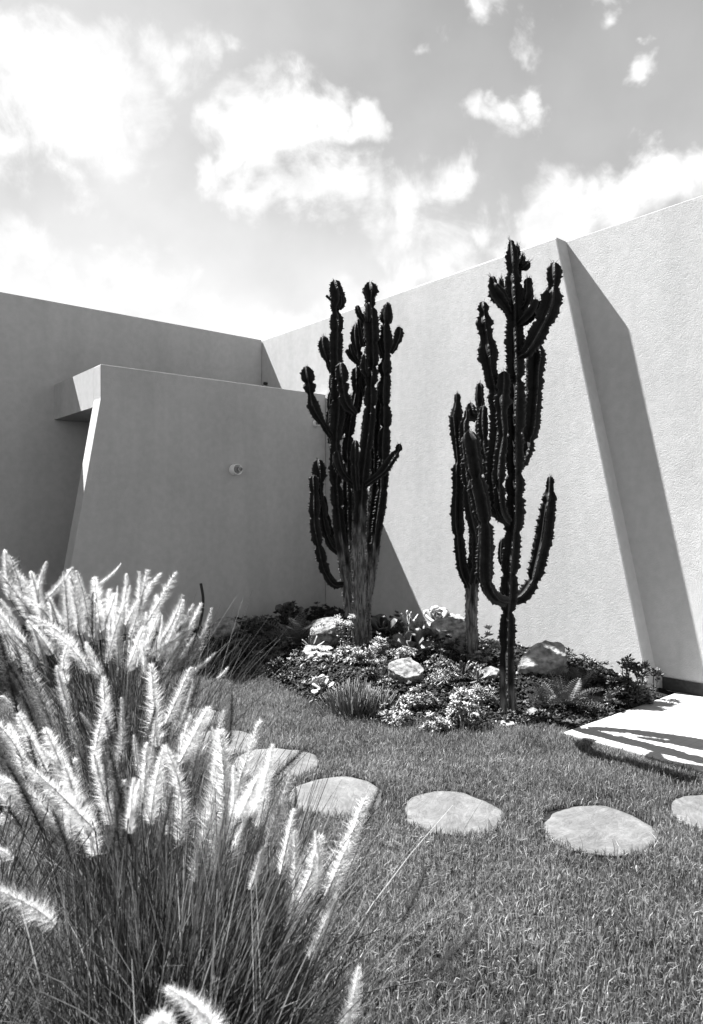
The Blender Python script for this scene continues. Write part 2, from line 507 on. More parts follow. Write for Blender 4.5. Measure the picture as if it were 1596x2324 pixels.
front_px = [(60, 1530), (200, 1530), (380, 1535), (500, 1540), (600, 1548), (660, 1580), (720, 1612), (800, 1640), (900, 1650), (1060, 1658), (1200, 1658), (1275, 1663)]
fx = [G(*p).x for p in front_px]; fy = [G(*p).y for p in front_px]
def yfront(x):
    return np.interp(x, fx, fy)
def bedz(x, y):
    x = np.asarray(x, float); y = np.asarray(y, float)
    t = np.clip((y - yfront(x)) / 1.0, 0, 1)
    nn = x * WN.x + y * WN.y
    uu = x * WU.x + y * WU.y
    # keep low beside the path
    k = np.clip((a_u - uu) / .9, 0, 1)
    w = .02 * np.sin(3.1 * x + 1.3 * y) + .015 * np.sin(5.3 * y - 2.2 * x)
    return .012 + (.17 * t * t * (3 - 2 * t) + w * t) * k * k * (3 - 2 * k)
def B(px, py):
    """where a ray through the print meets the planting bed"""
    z = .05
    for _ in range(12):
        p = G(px, py, z)
        z = float(bedz(p.x, p.y))
    return G(px, py, z)

nx, ny = 150, 120
X, Y = np.meshgrid(np.linspace(-6.0, 3.6, nx), np.linspace(0, 1, ny), indexing='ij')
YF = yfront(X)
Y2 = YF + Y * (11.4 - YF)
Z2 = bedz(X, Y2) + rng.normal(0, .004, X.shape) * (Y > .01)
uu = X * WU.x + Y2 * WU.y; nn = X * WN.x + Y2 * WN.y
Z2 = np.where((uu > a_u - .01), -.02, Z2)
Z2 = np.where(Y < 1e-6, -.01, Z2)
idx = np.arange(nx * ny).reshape(nx, ny)
Fq = np.stack([idx[:-1, :-1], idx[1:, :-1], idx[1:, 1:], idx[:-1, 1:]], -1).reshape(-1, 4)
bed = link('planting_bed', mesh_np('planting_bed', np.stack([X, Y2, Z2], -1).reshape(-1, 3), Fq, M['soil'], True))
tag(bed, kind='structure')

# stepping stones
def flagstone(px, py, rad, label, seed, sx=1.0, sy=1.0, tilt=0):
    c = G(px, py, .0)
    rr = random.Random(seed)
    n = 120
    ph = [rr.uniform(0, 6.28) for _ in range(4)]
    def rad_at(t):
        return rad * (1 + .045 * math.sin(2 * t + ph[0]) + .035 * math.sin(3 * t + ph[1]) + .02 * math.sin(5 * t + ph[2]) + .012 * math.sin(11 * t + ph[3]) + .022 * noise.noise(Vector((math.cos(t) * 4, math.sin(t) * 4, seed * 3.7))) + .012 * noise.noise(Vector((math.cos(t) * 11, math.sin(t) * 11, seed * 3.7))))
    bm = bmesh.new()
    rings = []
    for k, (s, z) in enumerate([(1.0, -.03), (1.0, .008), (.992, .0125), (.9, .013), (.75, .013), (.55, .013), (.35, .013), (.15, .013)]):
        ring = []
        for i in range(n):
            t = 2 * math.pi * i / n
            r_ = rad_at(t) * s
            x, y = r_ * math.cos(t) * sx, r_ * math.sin(t) * sy
            zz = z
            if k > 2:
                q = noise.noise(Vector((x * 3 + seed, y * 9, 0)))
                zz += .003 * (1 if q > .12 else 0) + .0015 * noise.noise(Vector((x * 12, y * 12, seed)))
            ring.append(bm.verts.new((x, y, zz)))
        rings.append(ring)
    for a, b in zip(rings, rings[1:]):
        for i in range(n):
            bm.faces.new((a[i], a[(i + 1) % n], b[(i + 1) % n], b[i]))
    bm.faces.new(rings[-1]); bm.faces.new(list(reversed(rings[0])))
    o = link('stepping_stone', mesh_bm('stepping_stone', bm, M['flag'], True), None, (c.x, c.y, 0))
    o.rotation_euler = (0, 0, seed * .55)
    tag(o, label, 'stepping stone', 'round stepping stones set in the lawn')
    return (c.x, c.y, rad * max(sx, sy))
stones = [
    flagstone(1360, 1888, .258, 'round grey stepping stone with scratches, second from the right edge', 1, 1.02, .97),
    flagstone(1027, 1849, .247, 'round cleft stepping stone in the middle of the row', 2, 1.02, 1.0),
    flagstone(765, 1812, .255, 'smooth round stepping stone crossed by thin grass stalks', 3, 1.0, 1.0),
    flagstone(628, 1736, .26, 'stepping stone half covered by white plumes, nearer of those beside the tall grass', 4, 1, .98),
    flagstone(500, 1690, .25, 'stepping stone seen between grass stalks, second farthest of the row', 5),
    flagstone(432, 1634, .25, 'farthest stepping stone of the row, just behind the tall grass', 6),
    flagstone(1648, 1858, .255, 'stepping stone cut off by the right edge of the picture', 8, 1, 1),
]

# ------------------------------------------------------------------ lawn blades
def blades(px, py, h, wdt, lean, az, tint, base_z, jit):
    """three-triangle blades; returns V, F, tint"""
    n = len(px)
    dirx, diry = np.cos(az), np.sin(az)
    sx, sy = -diry, dirx
    phi = rng.uniform(0, 2 * np.pi, n)
    wx, wy = np.cos(phi) * wdt / 2, np.sin(phi) * wdt / 2
    V = np.zeros((n, 5, 3), np.float32)
    V[:, 0] = np.stack([px - wx, py - wy, base_z], -1)
    V[:, 1] = np.stack([px + wx, py + wy, base_z], -1)
    mx = px + dirx * lean * h * .35; my = py + diry * lean * h * .35; mz = base_z + h * .6
    V[:, 2] = np.stack([mx - wx * .85, my - wy * .85, mz], -1)
    V[:, 3] = np.stack([mx + wx * .85, my + wy * .85, mz], -1)
    V[:, 4] = np.stack([px + dirx * lean * h, py + diry * lean * h, base_z + h * (1 - .25 * lean)], -1)
    b = (np.arange(n) * 5)[:, None]
    F = np.concatenate([b + [0, 1, 3], b + [0, 3, 2], b + [2, 3, 4]], 1).reshape(-1, 3)
    T = np.repeat(tint, 5)
    return V.reshape(-1, 3), F, T

def on_lawn(x, y):
    ok = y < yfront(x) + .03
    uu = x * WU.x + y * WU.y; nn = x * WN.x + y * WN.y
    ok &= ~((uu > a_u - .0) & (nn > a_n - .006))
    for (sx, sy, sr) in stones:
        ok &= (x - sx) ** 2 + (y - sy - .022) ** 2 > (sr * 1.01 + rng.normal(0, .01, x.shape)) ** 2
    return ok

def lawn_patch(x0, x1, y0, y1, dens):
    n = int((x1 - x0) * (y1 - y0) * dens)
    x = rng.uniform(x0, x1, n); y = rng.uniform(y0, y1, n)
    return x, y
xs, ys = [], []
for (y0, y1, dens) in [(1.55, 2.4, 27000), (2.4, 3.2, 30000), (3.2, 4.2, 26000), (4.2, 5.2, 21000), (5.2, 6.6, 17000)]:
    hw = y1 * .503 + .15
    x, y = lawn_patch(-hw, hw, y0, y1, dens); xs.append(x); ys.append(y)
    for s in (-1, 1):
        a, b = sorted((s * hw, s * (hw + 1.3)))
        x, y = lawn_patch(a, b, y0, y1, 3500); xs.append(x); ys.append(y)
x = np.concatenate(xs); y = np.concatenate(ys)
# patchiness
patch = np.array([noise.noise((a * 2.2, b * 2.2, 0)) for a, b in zip(x[::1], y[::1])]) if len(x) < 1 else None
gx = np.linspace(-6, 6, 160); gy = np.linspace(0, 8, 110)
grid = np.array([[noise.noise((a * 2.6, b * 2.6, 3.1)) + .6 * noise.noise((a * 8, b * 8, 1.7)) for b in gy] for a in gx])
def gnoise(x, y):
    i = np.clip(((x + 6) / 12 * 159).astype(int), 0, 159); j = np.clip((y / 8 * 109).astype(int), 0, 109)
    return grid[i, j]
ok = on_lawn(x, y)
x, y = x[ok], y[ok]
pn = gnoise(x, y)
keep = rng.uniform(0, 1, len(x)) < np.clip(.88 + .75 * pn, .2, 1)
x, y, pn = x[keep], y[keep], pn[keep]
n = len(x)
h = rng.gamma(9, .0036, n) * (1 + .3 * pn) + .005
az = rng.uniform(0, 2 * np.pi, n)
lean = np.abs(rng.normal(.35, .35, n)).clip(0, 1.3)
tint = np.clip(np.exp(rng.normal(-.08, .5, n)) * (1 + .45 * pn), .15, 3)
dry = rng.uniform(0, 1, n) < .07
tint[dry] = rng.uniform(1.6, 2.8, dry.sum())
V, F, T = blades(x, y, h, rng.uniform(.0026, .0048, n), lean, az, tint, np.full(n, -.003), None)
lg = link('lawn_grass', mesh_np('lawn_grass', V, F, M['grass'], False, {'tint': T}))
tag(lg, 'short clipped lawn grass around the stepping stones', 'grass', kind='stuff')

# a few taller seed stalks along stone edges and bed edge
n = 260
sx_, sy_ = [], []
for (a, b, r_) in stones:
    t = rng.uniform(np.pi * 1.05, np.pi * 1.95, 10)
    sx_ += list(a + np.cos(t) * r_ * 1.01); sy_ += list(b + np.sin(t) * r_ * 1.01)
ex = rng.uniform(-1.2, 1.4, 700)
sx_ += list(ex); sy_ += list(yfront(ex) - np.abs(rng.normal(0, .07, 700)))
sx_ = np.array(sx_); sy_ = np.array(sy_)
ok = on_lawn(sx_, sy_ - .01) | True
n = len(sx_)
V, F, T = blades(sx_, sy_, rng.uniform(.05, .1, n), np.full(n, .003), np.abs(rng.normal(.15, .15, n)), rng.uniform(0, 6.28, n), rng.uniform(.5, 1.6, n), np.zeros(n), None)
o = link('edge_grass', mesh_np('edge_grass', V, F, M['grass'], False, {'tint': T}))
tag(o, 'longer uncut grass along the bed edge and stone rims', 'grass', kind='stuff')

# ------------------------------------------------------------------ gravel
def ico(sub=1):
    bm = bmesh.new(); bmesh.ops.create_icosphere(bm, subdivisions=sub, radius=1)
    V = np.array([v.co for v in bm.verts]); F = np.array([[v.index for v in f.verts] for f in bm.faces]); bm.free()
    return V, F
def rand_rot(n):
    q = rng.normal(size=(n, 4)); q /= np.linalg.norm(q, axis=1)[:, None]
    w, x, y, z = q.T
    return np.stack([np.stack([1 - 2 * (y * y + z * z), 2 * (x * y - z * w), 2 * (x * z + y * w)], -1),
                     np.stack([2 * (x * y + z * w), 1 - 2 * (x * x + z * z), 2 * (y * z - x * w)], -1),
                     np.stack([2 * (x * z - y * w), 2 * (y * z + x * w), 1 - 2 * (x * x + y * y)], -1)], 1)
def scatter(TV, TF, R, T, tint=None):
    """copies of a template (V,F) with matrices R (n,3,3) and offsets T (n,3)"""
    n = len(T)
    V = np.einsum('nij,vj->nvi', R, TV) + T[:, None, :]
    F = (np.arange(n) * len(TV))[:, None, None] + TF[None]
    tt = np.repeat(tint if tint is not None else np.ones(n), len(TV))
    return V.reshape(-1, 3), F.reshape(-1, TF.shape[1]), tt
IV, IF = ico(1)
IVs = IV * (1 + .25 * rng.normal(size=(len(IV), 1)).clip(-1, 1))
n = 26000
gx_ = rng.uniform(-1.9, 2.5, n); t_ = rng.uniform(0, 1, n) ** 1.3
gy_ = yfront(gx_) + .015 + t_ * 2.6
uu = gx_ * WU.x + gy_ * WU.y; nn = gx_ * WN.x + gy_ * WN.y
ok = (uu < a_u - .01) & (nn < D_FRONT - .02) & (uu > u_p + .05)
gx_, gy_ = gx_[ok], gy_[ok]; n = len(gx_)
s = rng.gamma(4, .0021, n) + .003
R = rand_rot(n) * (s[:, None, None] * np.stack([np.ones(n), rng.uniform(.6, 1, n), rng.uniform(.5, .9, n)], -1)[:, None, :])
T_ = np.stack([gx_, gy_, bedz(gx_, gy_) + s * .4], -1)
tint = rng.gamma(1.0, 1.0, n)
V, F, tt = scatter(IVs, IF, R, T_, tint)
o = link('bed_gravel', mesh_np('bed_gravel', V, F, M['gravel'], False, {'tint': tt}))
tag(o, 'dark lava gravel covering the planting bed', 'gravel', kind='stuff')

# ------------------------------------------------------------------ cacti
def catmull(pts, m):
    """dense curve through control rows (x, y, z, r)"""
    pts = np.asarray(pts, float)
    p = np.vstack([2 * pts[0] - pts[1], pts, 2 * pts[-1] - pts[-2]])
    out = []
    for i in range(1, len(p) - 2):
        k = max(2, int(m * np.linalg.norm(p[i + 1, :3] - p[i, :3])))
        for j in range(k):
            t = j / k
            out.append(.5 * ((2 * p[i]) + (-p[i - 1] + p[i + 1]) * t + (2 * p[i - 1] - 5 * p[i] + 4 * p[i + 1] - p[i + 2]) * t ** 2 + (-p[i - 1] + 3 * p[i] - 3 * p[i + 1] + p[i + 2]) * t ** 3))
    out.append(p[-2])
    out = np.array(out)
    out[:, 3] = np.maximum(out[:, 3], .006)
    return out

def cactus_stem(name, ctrl, parent, seed, ribs=5, bark_z=0.0, seg=.27, pinch=.27, tip=True, rib_depth=.44, step=.0085, crown=True):
    """ribbed, scalloped, jointed succulent stem swept along ctrl rows (x, y, z, radius)"""
    rr = np.random.default_rng(seed)
    c = catmull(ctrl, 400)
    d = np.r_[0, np.cumsum(np.linalg.norm(np.diff(c[:, :3], axis=0), axis=1))]
    Ltot = d[-1]
    ns = max(14, int(Ltot / step))
    s = np.linspace(0, Ltot, ns)
    C = np.stack([np.interp(s, d, c[:, k]) for k in range(4)], -1)
    # joints
    js = []
    p = rr.uniform(.3, 1.2) * seg
    while p < Ltot - .12:
        js.append(p); p += seg * rr.uniform(.45, 1.7)
    R = C[:, 3].copy()
    young = np.clip((C[:, 2] - bark_z) / .35, 0.12, 1) if bark_z > 0 else np.ones(ns)
    for j in js:
        R *= 1 - pinch * 1.15 * rr.uniform(.4, 1.25) * np.exp(-((s - j) / .02) ** 2) * young
        R *= 1 + .08 * np.exp(-((s - j - .08) / .06) ** 2) * young
    if len(js) > 1 and seg < 1:
        kn = np.r_[0, js, Ltot]
        i_ = np.clip(np.searchsorted(kn, s, side='right') - 1, 0, len(kn) - 2)
        fr = (s - kn[i_]) / (kn[i_ + 1] - kn[i_])
        R *= 1 + (np.sin(np.pi * np.clip(fr, 0, 1)) ** .8 * .12 - .06) * young
    if tip:
        e = (Ltot - s) / max(.001, C[-1, 3] * 1.25)
        R *= np.where(e < 1, np.sqrt(np.clip(1 - (1 - e) ** 2, .0, 1)) * .96 + .04, 1)
    # frames
    tg = np.gradient(C[:, :3], axis=0); tg /= np.linalg.norm(tg, axis=1)[:, None] + 1e-9
    ref = np.array([1.0, .15, 0]); n0 = ref - tg[0] * ref.dot(tg[0]); n0 /= np.linalg.norm(n0)
    Nn = np.zeros_like(tg); Nn[0] = n0
    for i in range(1, ns):
        v = Nn[i - 1] - tg[i] * Nn[i - 1].dot(tg[i]); Nn[i] = v / (np.linalg.norm(v) + 1e-9)
    Bn = np.cross(tg, Nn)
    per = 6
    k = ribs * per
    th0 = rr.uniform(0, 6.28)
    th = np.arange(k) / k * 2 * np.pi
    ph = np.arange(k) % per
    # 0 = ridge crest
    prof = np.array([1.0, .74, 1 - rib_depth, .93 - rib_depth, 1 - rib_depth, .74])[ph]
    ridge = np.array([1.0, .35, 0, 0, 0, .35])[ph]
    tooth_len = .031
    V = np.zeros((ns, k, 3)); RD = np.zeros((ns, k)); 
    rid = np.arange(k) // per
    offs = rr.uniform(0, 1, ribs)
    wob = 1 + .05 * np.sin(s[:, None] * 9 + rr.uniform(0, 6, ribs)[None]) + rr.normal(0, .018, (ns, ribs)) 
    tamp = rr.uniform(.25, 1.6, (ribs, 500))
    for i in range(k):
        sw = s / tooth_len + offs[rid[i]] + .35 * np.sin(s * 31 + rid[i] * 2.1 + seed) + .25 * np.sin(s * 77 + rid[i])
        t = sw % 1.0
        amp = tamp[rid[i]][np.clip(sw.astype(int), 0, 499)]
        tooth = np.where(t < .5, t * 2, 2 - 2 * t) ** 1.5
        rad = R * prof[i]
        if ph[i] == 0:
            rad = R * (.9 * wob[:, rid[i]]) + (tooth * amp * .0135 - .002) * np.clip(R / .05, .35, 1.2)
        ang = th[i] + th0
        V[:, i] = C[:, :3] + (Nn * math.cos(ang) + Bn * math.sin(ang)) * rad[:, None]
        RD[:, i] = ridge[i]
    # bark on the old lower part, with an uneven upper limit
    bz = np.clip((bark_z - V[:, :, 2] + .12 * np.sin(th * 3 + seed)[None] + .1 * np.sin(V[:, :, 2] * 23 + th[None] * 2)) / .3, 0, 1) if bark_z > 0 else np.zeros((ns, k))
    idx = np.arange(ns * k).reshape(ns, k)
    F = np.stack([idx[:-1], np.roll(idx, -1, 1)[:-1], np.roll(idx, -1, 1)[1:], idx[1:]], -1).reshape(-1, 4)
    V = V.reshape(-1, 3); RD = RD.ravel(); bz = bz.ravel()
    # spines in pairs on the teeth, as thin quads
    SV, SF = [], []
    base = len(V)
    for r_ in range(ribs):
        tpos = np.arange(math.ceil(offs[r_]), Ltot / tooth_len, 1.0)
        for tt in tpos:
            ss = (tt + .5 - offs[r_]) * tooth_len
            if ss >= Ltot: continue
            i = min(ns - 1, int(ss / Ltot * (ns - 1)))
            ang = th[r_ * per] + th0
            o = Nn[i] * math.cos(ang) + Bn[i] * math.sin(ang)
            q0 = C[i, :3] + o * (R[i] * .9 + .008)
            for sg in (-1, 1):
                side = np.cross(o, tg[i]) * sg
                dirv = o * .7 + side * .6 + tg[i] * rr.uniform(-.2, .4)
                Ls = rr.uniform(.006, .013)
                b0 = len(SV) + base
                SV += [q0 + tg[i] * .0011, q0 - tg[i] * .0011, q0 + dirv * Ls, q0 + dirv * Ls + tg[i] * .0004]
                SF.append((b0, b0 + 1, b0 + 2, b0 + 3))
    if tip and crown:                      # wilted leaves and spines at the growing tip
        for q in range(9):
            a = rr.uniform(0, 6.28)
            o = Nn[-1] * math.cos(a) + Bn[-1] * math.sin(a)
            st = C[-1, :3] + o * .012 - tg[-1] * .008
            Ls = rr.uniform(.012, .03)
            e = st + (tg[-1] + o * rr.uniform(.3, 1)) * Ls
            b0 = len(SV) + base
            sd = np.cross(tg[-1], o) * .0022
            SV += [st - sd, st + sd, e + sd * .3, e - sd * .3]; SF.append((b0, b0 + 1, b0 + 2, b0 + 3))
    V = np.vstack([V, np.array(SV)]); F = np.vstack([F, np.array(SF)])
    RD = np.r_[RD, np.ones(len(SV))]; bz = np.r_[bz, np.zeros(len(SV))]
    # cap the tip
    loc = np.array(parent.location)
    me = mesh_np(name, V - loc, F, M['cactus'], False, {'ridge': RD, 'bark': bz})
    return link(name, me, parent)

def Z1(x, y): return (638.4 + x * .2, 606.5 + y * .2)
def Z2(x, y): return (638.4 + x * .2198, 989.5 + y * .2198)
def Z3(x, y): return (989.5 + x * .2, 529.9 + y * .2)
def Z4(x, y): return (989.5 + x * .3023, 944.8 + y * .3023)
K = {1: .2, 2: .2198, 3: .2, 4: .3023}
ZF = {1: Z1, 2: Z2, 3: Z3, 4: Z4}
def ctrl(depth, rows):
    """rows: (view, x, y, width[, depth offset]) measured on enlarged views"""
    out = []
    for r in rows:
        dd = depth + (r[4] if len(r) > 4 else 0)
        px, py = ZF[r[0]](r[1], r[2])
        p = P(px, py, dd)
        out.append((p.x, p.y, p.z, r[3] * K[r[0]] / FPX * dd / 2 * 1.27))
    return out

# --- the big clustered cactus in the corner
D1 = 7.0
c1 = empty('candelabra_cactus', B(818, 1478), 'large many-stemmed cactus clump in the middle, with flowers at its foot', 'cactus', 'tall candelabra cacti in the bed')
st = lambda rows, seed, **kw: cactus_stem(kw.pop('name', 'stem'), ctrl(kw.pop('D', D1), rows), kw.pop('root', c1), seed, **kw)
cactus_stem('trunk', ctrl(D1, [(2, 845, 2290, 215), (2, 840, 2150, 195), (2, 825, 2000, 195), (2, 810, 1850, 200), (2, 800, 1700, 205)]), c1, 100, ribs=7, bark_z=2.0, seg=3, tip=False, rib_depth=.22)
st([(2, 800, 2000, 90, .02), (2, 720, 1850, 100, .02), (2, 665, 1500, 105, .02), (2, 630, 1200, 110), (2, 590, 900, 115), (2, 560, 500, 112), (1, 612, 1915, 120), (1, 630, 1700, 150), (1, 640, 1400, 135), (1, 625, 1200, 125), (1, 615, 950, 125), (1, 620, 800, 140), (1, 625, 600, 125), (1, 612, 480, 100), (1, 635, 380, 150), (1, 615, 250, 130), (1, 605, 140, 90)], 101, bark_z=1.25, ribs=5)
st([(1, 570, 1200, 40), (1, 520, 1030, 75), (1, 492, 900, 118), (1, 480, 780, 85)], 102, name='arm')
st([(1, 575, 380, 30, -.02), (1, 535, 345, 28, -.03), (1, 508, 316, 34, -.03)], 103, name='offshoot', crown=False)
st([(1, 660, 480, 40, -.05), (1, 690, 420, 62, -.06), (1, 680, 310, 30, -.06)], 104, name='offshoot', crown=False)
st([(1, 575, 1930, 60, -.02), (1, 490, 1800, 70, -.05), (1, 412, 1680, 100, -.06), (1, 365, 1570, 118, -.06), (1, 338, 1460, 75, -.06), (1, 318, 1330, 125, -.05), (1, 285, 1120, 100, -.05)], 105, name='arm', seg=.19)
st([(1, 840, 1660, 50, -.1), (1, 740, 1540, 105, -.14), (1, 705, 1380, 110, -.16), (1, 690, 1230, 130, -.16), (1, 680, 1080, 100, -.16)], 106, name='arm', seg=.2)
st([(2, 810, 1900, 80, .1), (2, 740, 1500, 90, .12), (2, 700, 1000, 100, .12), (2, 690, 500, 100, .12), (1, 760, 2000, 105, .12), (1, 800, 1700, 95, .1), (1, 850, 1420, 80, .1), (1, 860, 1130, 105, .1)], 107, bark_z=1.25)
st([(1, 860, 1650, 70, .18), (1, 900, 1350, 80, .2), (1, 890, 1100, 85, .2), (1, 862, 900, 90, .2), (1, 852, 760, 105, .2), (1, 852, 640, 70, .2)], 108, seg=.22)
st([(1, 885, 1110, 35, .1), (1, 800, 1020, 55, .08), (1, 735, 930, 42, .08)], 109, name='arm', crown=False)
st([(1, 880, 1090, 35, .1), (1, 815, 990, 58, .07), (1, 780, 865, 45, .07)], 110, name='arm', crown=False)
# front stem
st([(2, 830, 2080, 120, -.1), (2, 805, 1800, 130, -.12), (2, 800, 1500, 135, -.13), (2, 800, 1000, 135, -.12), (2, 815, 700, 140, -.1), (2, 835, 400, 135, -.06), (1, 965, 2000, 130, -.02), (1, 1005, 1650, 130), (1, 1010, 1320, 125), (1, 1030, 1150, 130), (1, 1028, 1000, 140), (1, 1025, 800, 145), (1, 1015, 600, 150), (1, 1012, 480, 135), (1, 1008, 360, 90), (1, 1012, 270, 160), (1, 1010, 165, 130)], 111, bark_z=1.5, ribs=6)
st([(1, 985, 620, 40, -.08), (1, 990, 530, 62, -.1), (1, 988, 400, 60, -.1)], 112, name='offshoot', crown=False)
st([(1, 945, 630, 45, -.02), (1, 885, 530, 66, -.04), (1, 858, 430, 58, -.04)], 113, name='offshoot', crown=False)
st([(1, 930, 900, 60, .1), (1, 905, 720, 60, .1), (1, 885, 580, 45, .1)], 114, name='arm')
st([(1, 1150, 1030, 45, .04), (1, 1110, 900, 60, .04), (1, 1085, 770, 40, .04)], 115, name='arm', crown=False)
st([(1, 975, 1250, 45, -.05), (1, 935, 1150, 85, -.06), (1, 950, 980, 55, -.06)], 131, name='arm', crown=False)
st([(1, 990, 1500, 45, .05), (1, 925, 1340, 70, .06), (1, 940, 1220, 50, .06)], 132, name='arm', crown=False)
# right tall stem
st([(2, 860, 2000, 80, .0), (2, 910, 1600, 85, .02), (2, 960, 1250, 92, .03), (2, 1005, 900, 98, .04), (2, 1045, 600, 100, .04), (2, 1062, 300, 100, .04), (1, 1178, 1950, 115, .04), (1, 1190, 1700, 115, .04), (1, 1180, 1500, 105, .04), (1, 1190, 1280, 115, .04), (1, 1182, 1150, 130, .04), (1, 1192, 1040, 85, .04), (1, 1200, 850, 140, .04), (1, 1190, 690, 105, .04), (1, 1200, 580, 130, .04), (1, 1205, 480, 95, .04), (1, 1212, 395, 62, .04)], 116, bark_z=1.25)
st([(1, 1245, 980, 40, .02), (1, 1300, 870, 78, .0), (1, 1330, 760, 90, .0), (1, 1342, 675, 60, .0)], 117, name='arm', seg=.1)
st([(2, 850, 1950, 70, .16), (2, 890, 1350, 80, .18), (2, 930, 900, 85, .2), (2, 958, 500, 80, .2), (2, 945, 85, 62, .2)], 118, bark_z=1.25)
st([(2, 950, 700, 60, .15), (2, 985, 300, 70, .16), (1, 1075, 2000, 70, .16), (1, 1090, 1700, 75, .16), (1, 1112, 1500, 60, .15), (1, 1122, 1290, 55, .15)], 119)
# lower arms
st([(2, 640, 1530, 60, -.02), (2, 540, 1520, 75, -.05), (2, 450, 1380, 92, -.08), (2, 405, 1200, 92, -.1), (2, 370, 1050, 88, -.1), (2, 347, 880, 90, -.1), (2, 345, 650, 92, -.1), (2, 337, 400, 80, -.1)], 120, name='arm', seg=.22, pinch=.22)
st([(2, 600, 1210, 50, 0), (2, 520, 1140, 70, -.02), (2, 450, 980, 85, -.03), (2, 415, 760, 82, -.03), (2, 398, 590, 62, -.03), (2, 388, 420, 120, -.03), (2, 380, 240, 105, -.03)], 121, name='arm', seg=.24, pinch=.25)
st([(2, 580, 1130, 50, .06), (2, 510, 980, 62, .06), (2, 465, 820, 62, .06), (2, 435, 610, 55, .06)], 122, name='arm', seg=.2)
st([(2, 740, 490, 50, -.18), (2, 640, 400, 72, -.24), (2, 590, 290, 92, -.26), (2, 570, 150, 78, -.26)], 123, name='arm', seg=.3, crown=False)
st([(2, 780, 560, 55, -.2), (2, 762, 380, 75, -.26), (2, 758, 200, 80, -.28), (2, 768, 40, 58, -.28)], 124, name='arm', seg=.26, crown=False)
st([(2, 870, 500, 55, -.14), (2, 960, 435, 60, -.18), (2, 1050, 360, 85, -.2), (2, 1130, 250, 90, -.22), (2, 1205, 150, 70, -.22)], 125, name='arm', seg=.5, crown=False)
st([(2, 1200, 165, 40, -.22), (2, 1213, 120, 66, -.22), (2, 1218, 78, 50, -.22)], 126, name='offshoot', seg=.5)
st([(2, 830, 1900, 70, .05), (2, 770, 1500, 75, .06), (2, 735, 1000, 75, .06), (2, 720, 650, 65, .05), (2, 725, 540, 50, .04)], 127, bark_z=1.25)
st([(1, 640, 1930, 60, .1), (1, 700, 1830, 85, .12), (1, 740, 1700, 100, .12), (1, 770, 1560, 80, .12), (1, 790, 1440, 60, .12)], 128, name='arm', seg=.2)
st([(1, 560, 2000, 50, .1), (1, 545, 1800, 55, .12), (1, 555, 1600, 60, .12), (1, 570, 1400, 55, .12), (1, 572, 1210, 40, .12)], 129, name='arm', seg=.12)

# --- the tall branched cactus on the right
D2 = 5.1
c2 = empty('candelabra_cactus', B(1150, 1618), 'tallest dark cactus with curved side arms, on one thick trunk right of centre', 'cactus', 'tall candelabra cacti in the bed')
s2 = lambda rows, seed, **kw: cactus_stem(kw.pop('name', 'arm'), ctrl(D2, rows), c2, seed, **kw)
s2([(4, 540, 2290, 120, -0.00), (4, 540, 2200, 108, -0.00), (4, 530, 1950, 104, -0.00), (4, 532, 1700, 108, -0.00), (4, 540, 1450, 92, -0.05), (4, 548, 1300, 110, -0.08), (4, 555, 1100, 115, -0.12), (4, 575, 900, 112, -0.16), (4, 590, 650, 120, -0.22), (4, 590, 300, 115, -0.27), (3, 892, 2075, 190, -0.27), (3, 905, 1800, 180, -0.27), (3, 900, 1500, 180, -0.27), (3, 895, 1200, 180, -0.27), (3, 890, 950, 170, -0.27), (3, 882, 760, 185, -0.27), (3, 875, 580, 190, -0.27), (3, 868, 445, 100, -0.27), (3, 868, 340, 125, -0.27), (3, 862, 200, 110, -0.27), (3, 855, 130, 72, -0.27), (3, 852, 70, 50, -0.27)], 201, name='trunk', bark_z=.3, ribs=5, seg=.24)
s2([(3, 905, 520, 60, -0.24), (3, 935, 420, 85, -0.21), (3, 925, 270, 85, -0.21), (3, 920, 130, 50, -0.21)], 202, seg=.5)
s2([(3, 945, 350, 35, -0.26), (3, 978, 310, 62, -0.27), (3, 990, 235, 52, -0.27)], 203, name='offshoot')
s2([(3, 970, 400, 40, -0.26), (3, 1015, 370, 78, -0.28), (3, 1062, 318, 66, -0.28)], 204, name='offshoot')
s2([(3, 850, 920, 80, -0.27), (3, 780, 800, 130, -0.32), (3, 705, 700, 175, -0.34), (3, 655, 610, 130, -0.34), (3, 648, 560, 80, -0.34), (3, 632, 480, 75, -0.34)], 205, seg=.5)
s2([(3, 740, 680, 50, -0.24), (3, 745, 600, 62, -0.24), (3, 738, 505, 48, -0.24)], 206, name='offshoot')
s2([(3, 960, 900, 60, -0.27), (3, 1030, 790, 105, -0.32), (3, 1055, 700, 105, -0.32), (3, 1050, 640, 85, -0.32), (3, 1052, 500, 110, -0.32)], 207, seg=.13)
s2([(3, 940, 1030, 70, -0.29), (3, 1040, 950, 120, -0.34), (3, 1110, 860, 130, -0.36), (3, 1145, 745, 90, -0.36)], 208, seg=.5)
s2([(3, 930, 1400, 70, -0.29), (3, 1040, 1330, 120, -0.34), (3, 1130, 1190, 175, -0.36), (3, 1230, 1000, 195, -0.38), (3, 1295, 830, 200, -0.38), (3, 1312, 720, 215, -0.38), (3, 1328, 612, 110, -0.38), (3, 1335, 480, 150, -0.38), (3, 1342, 325, 105, -0.38)], 209, seg=.5, pinch=.2)
s2([(4, 600, 400, 60, -0.16), (4, 650, 320, 85, -0.14), (4, 690, 180, 100, -0.12), (4, 715, 40, 105, -0.12), (3, 1090, 2000, 165, -0.12), (3, 1108, 1800, 185, -0.12), (3, 1115, 1620, 160, -0.12), (3, 1130, 1420, 190, -0.14), (3, 1155, 1240, 120, -0.18)], 210, seg=.26)
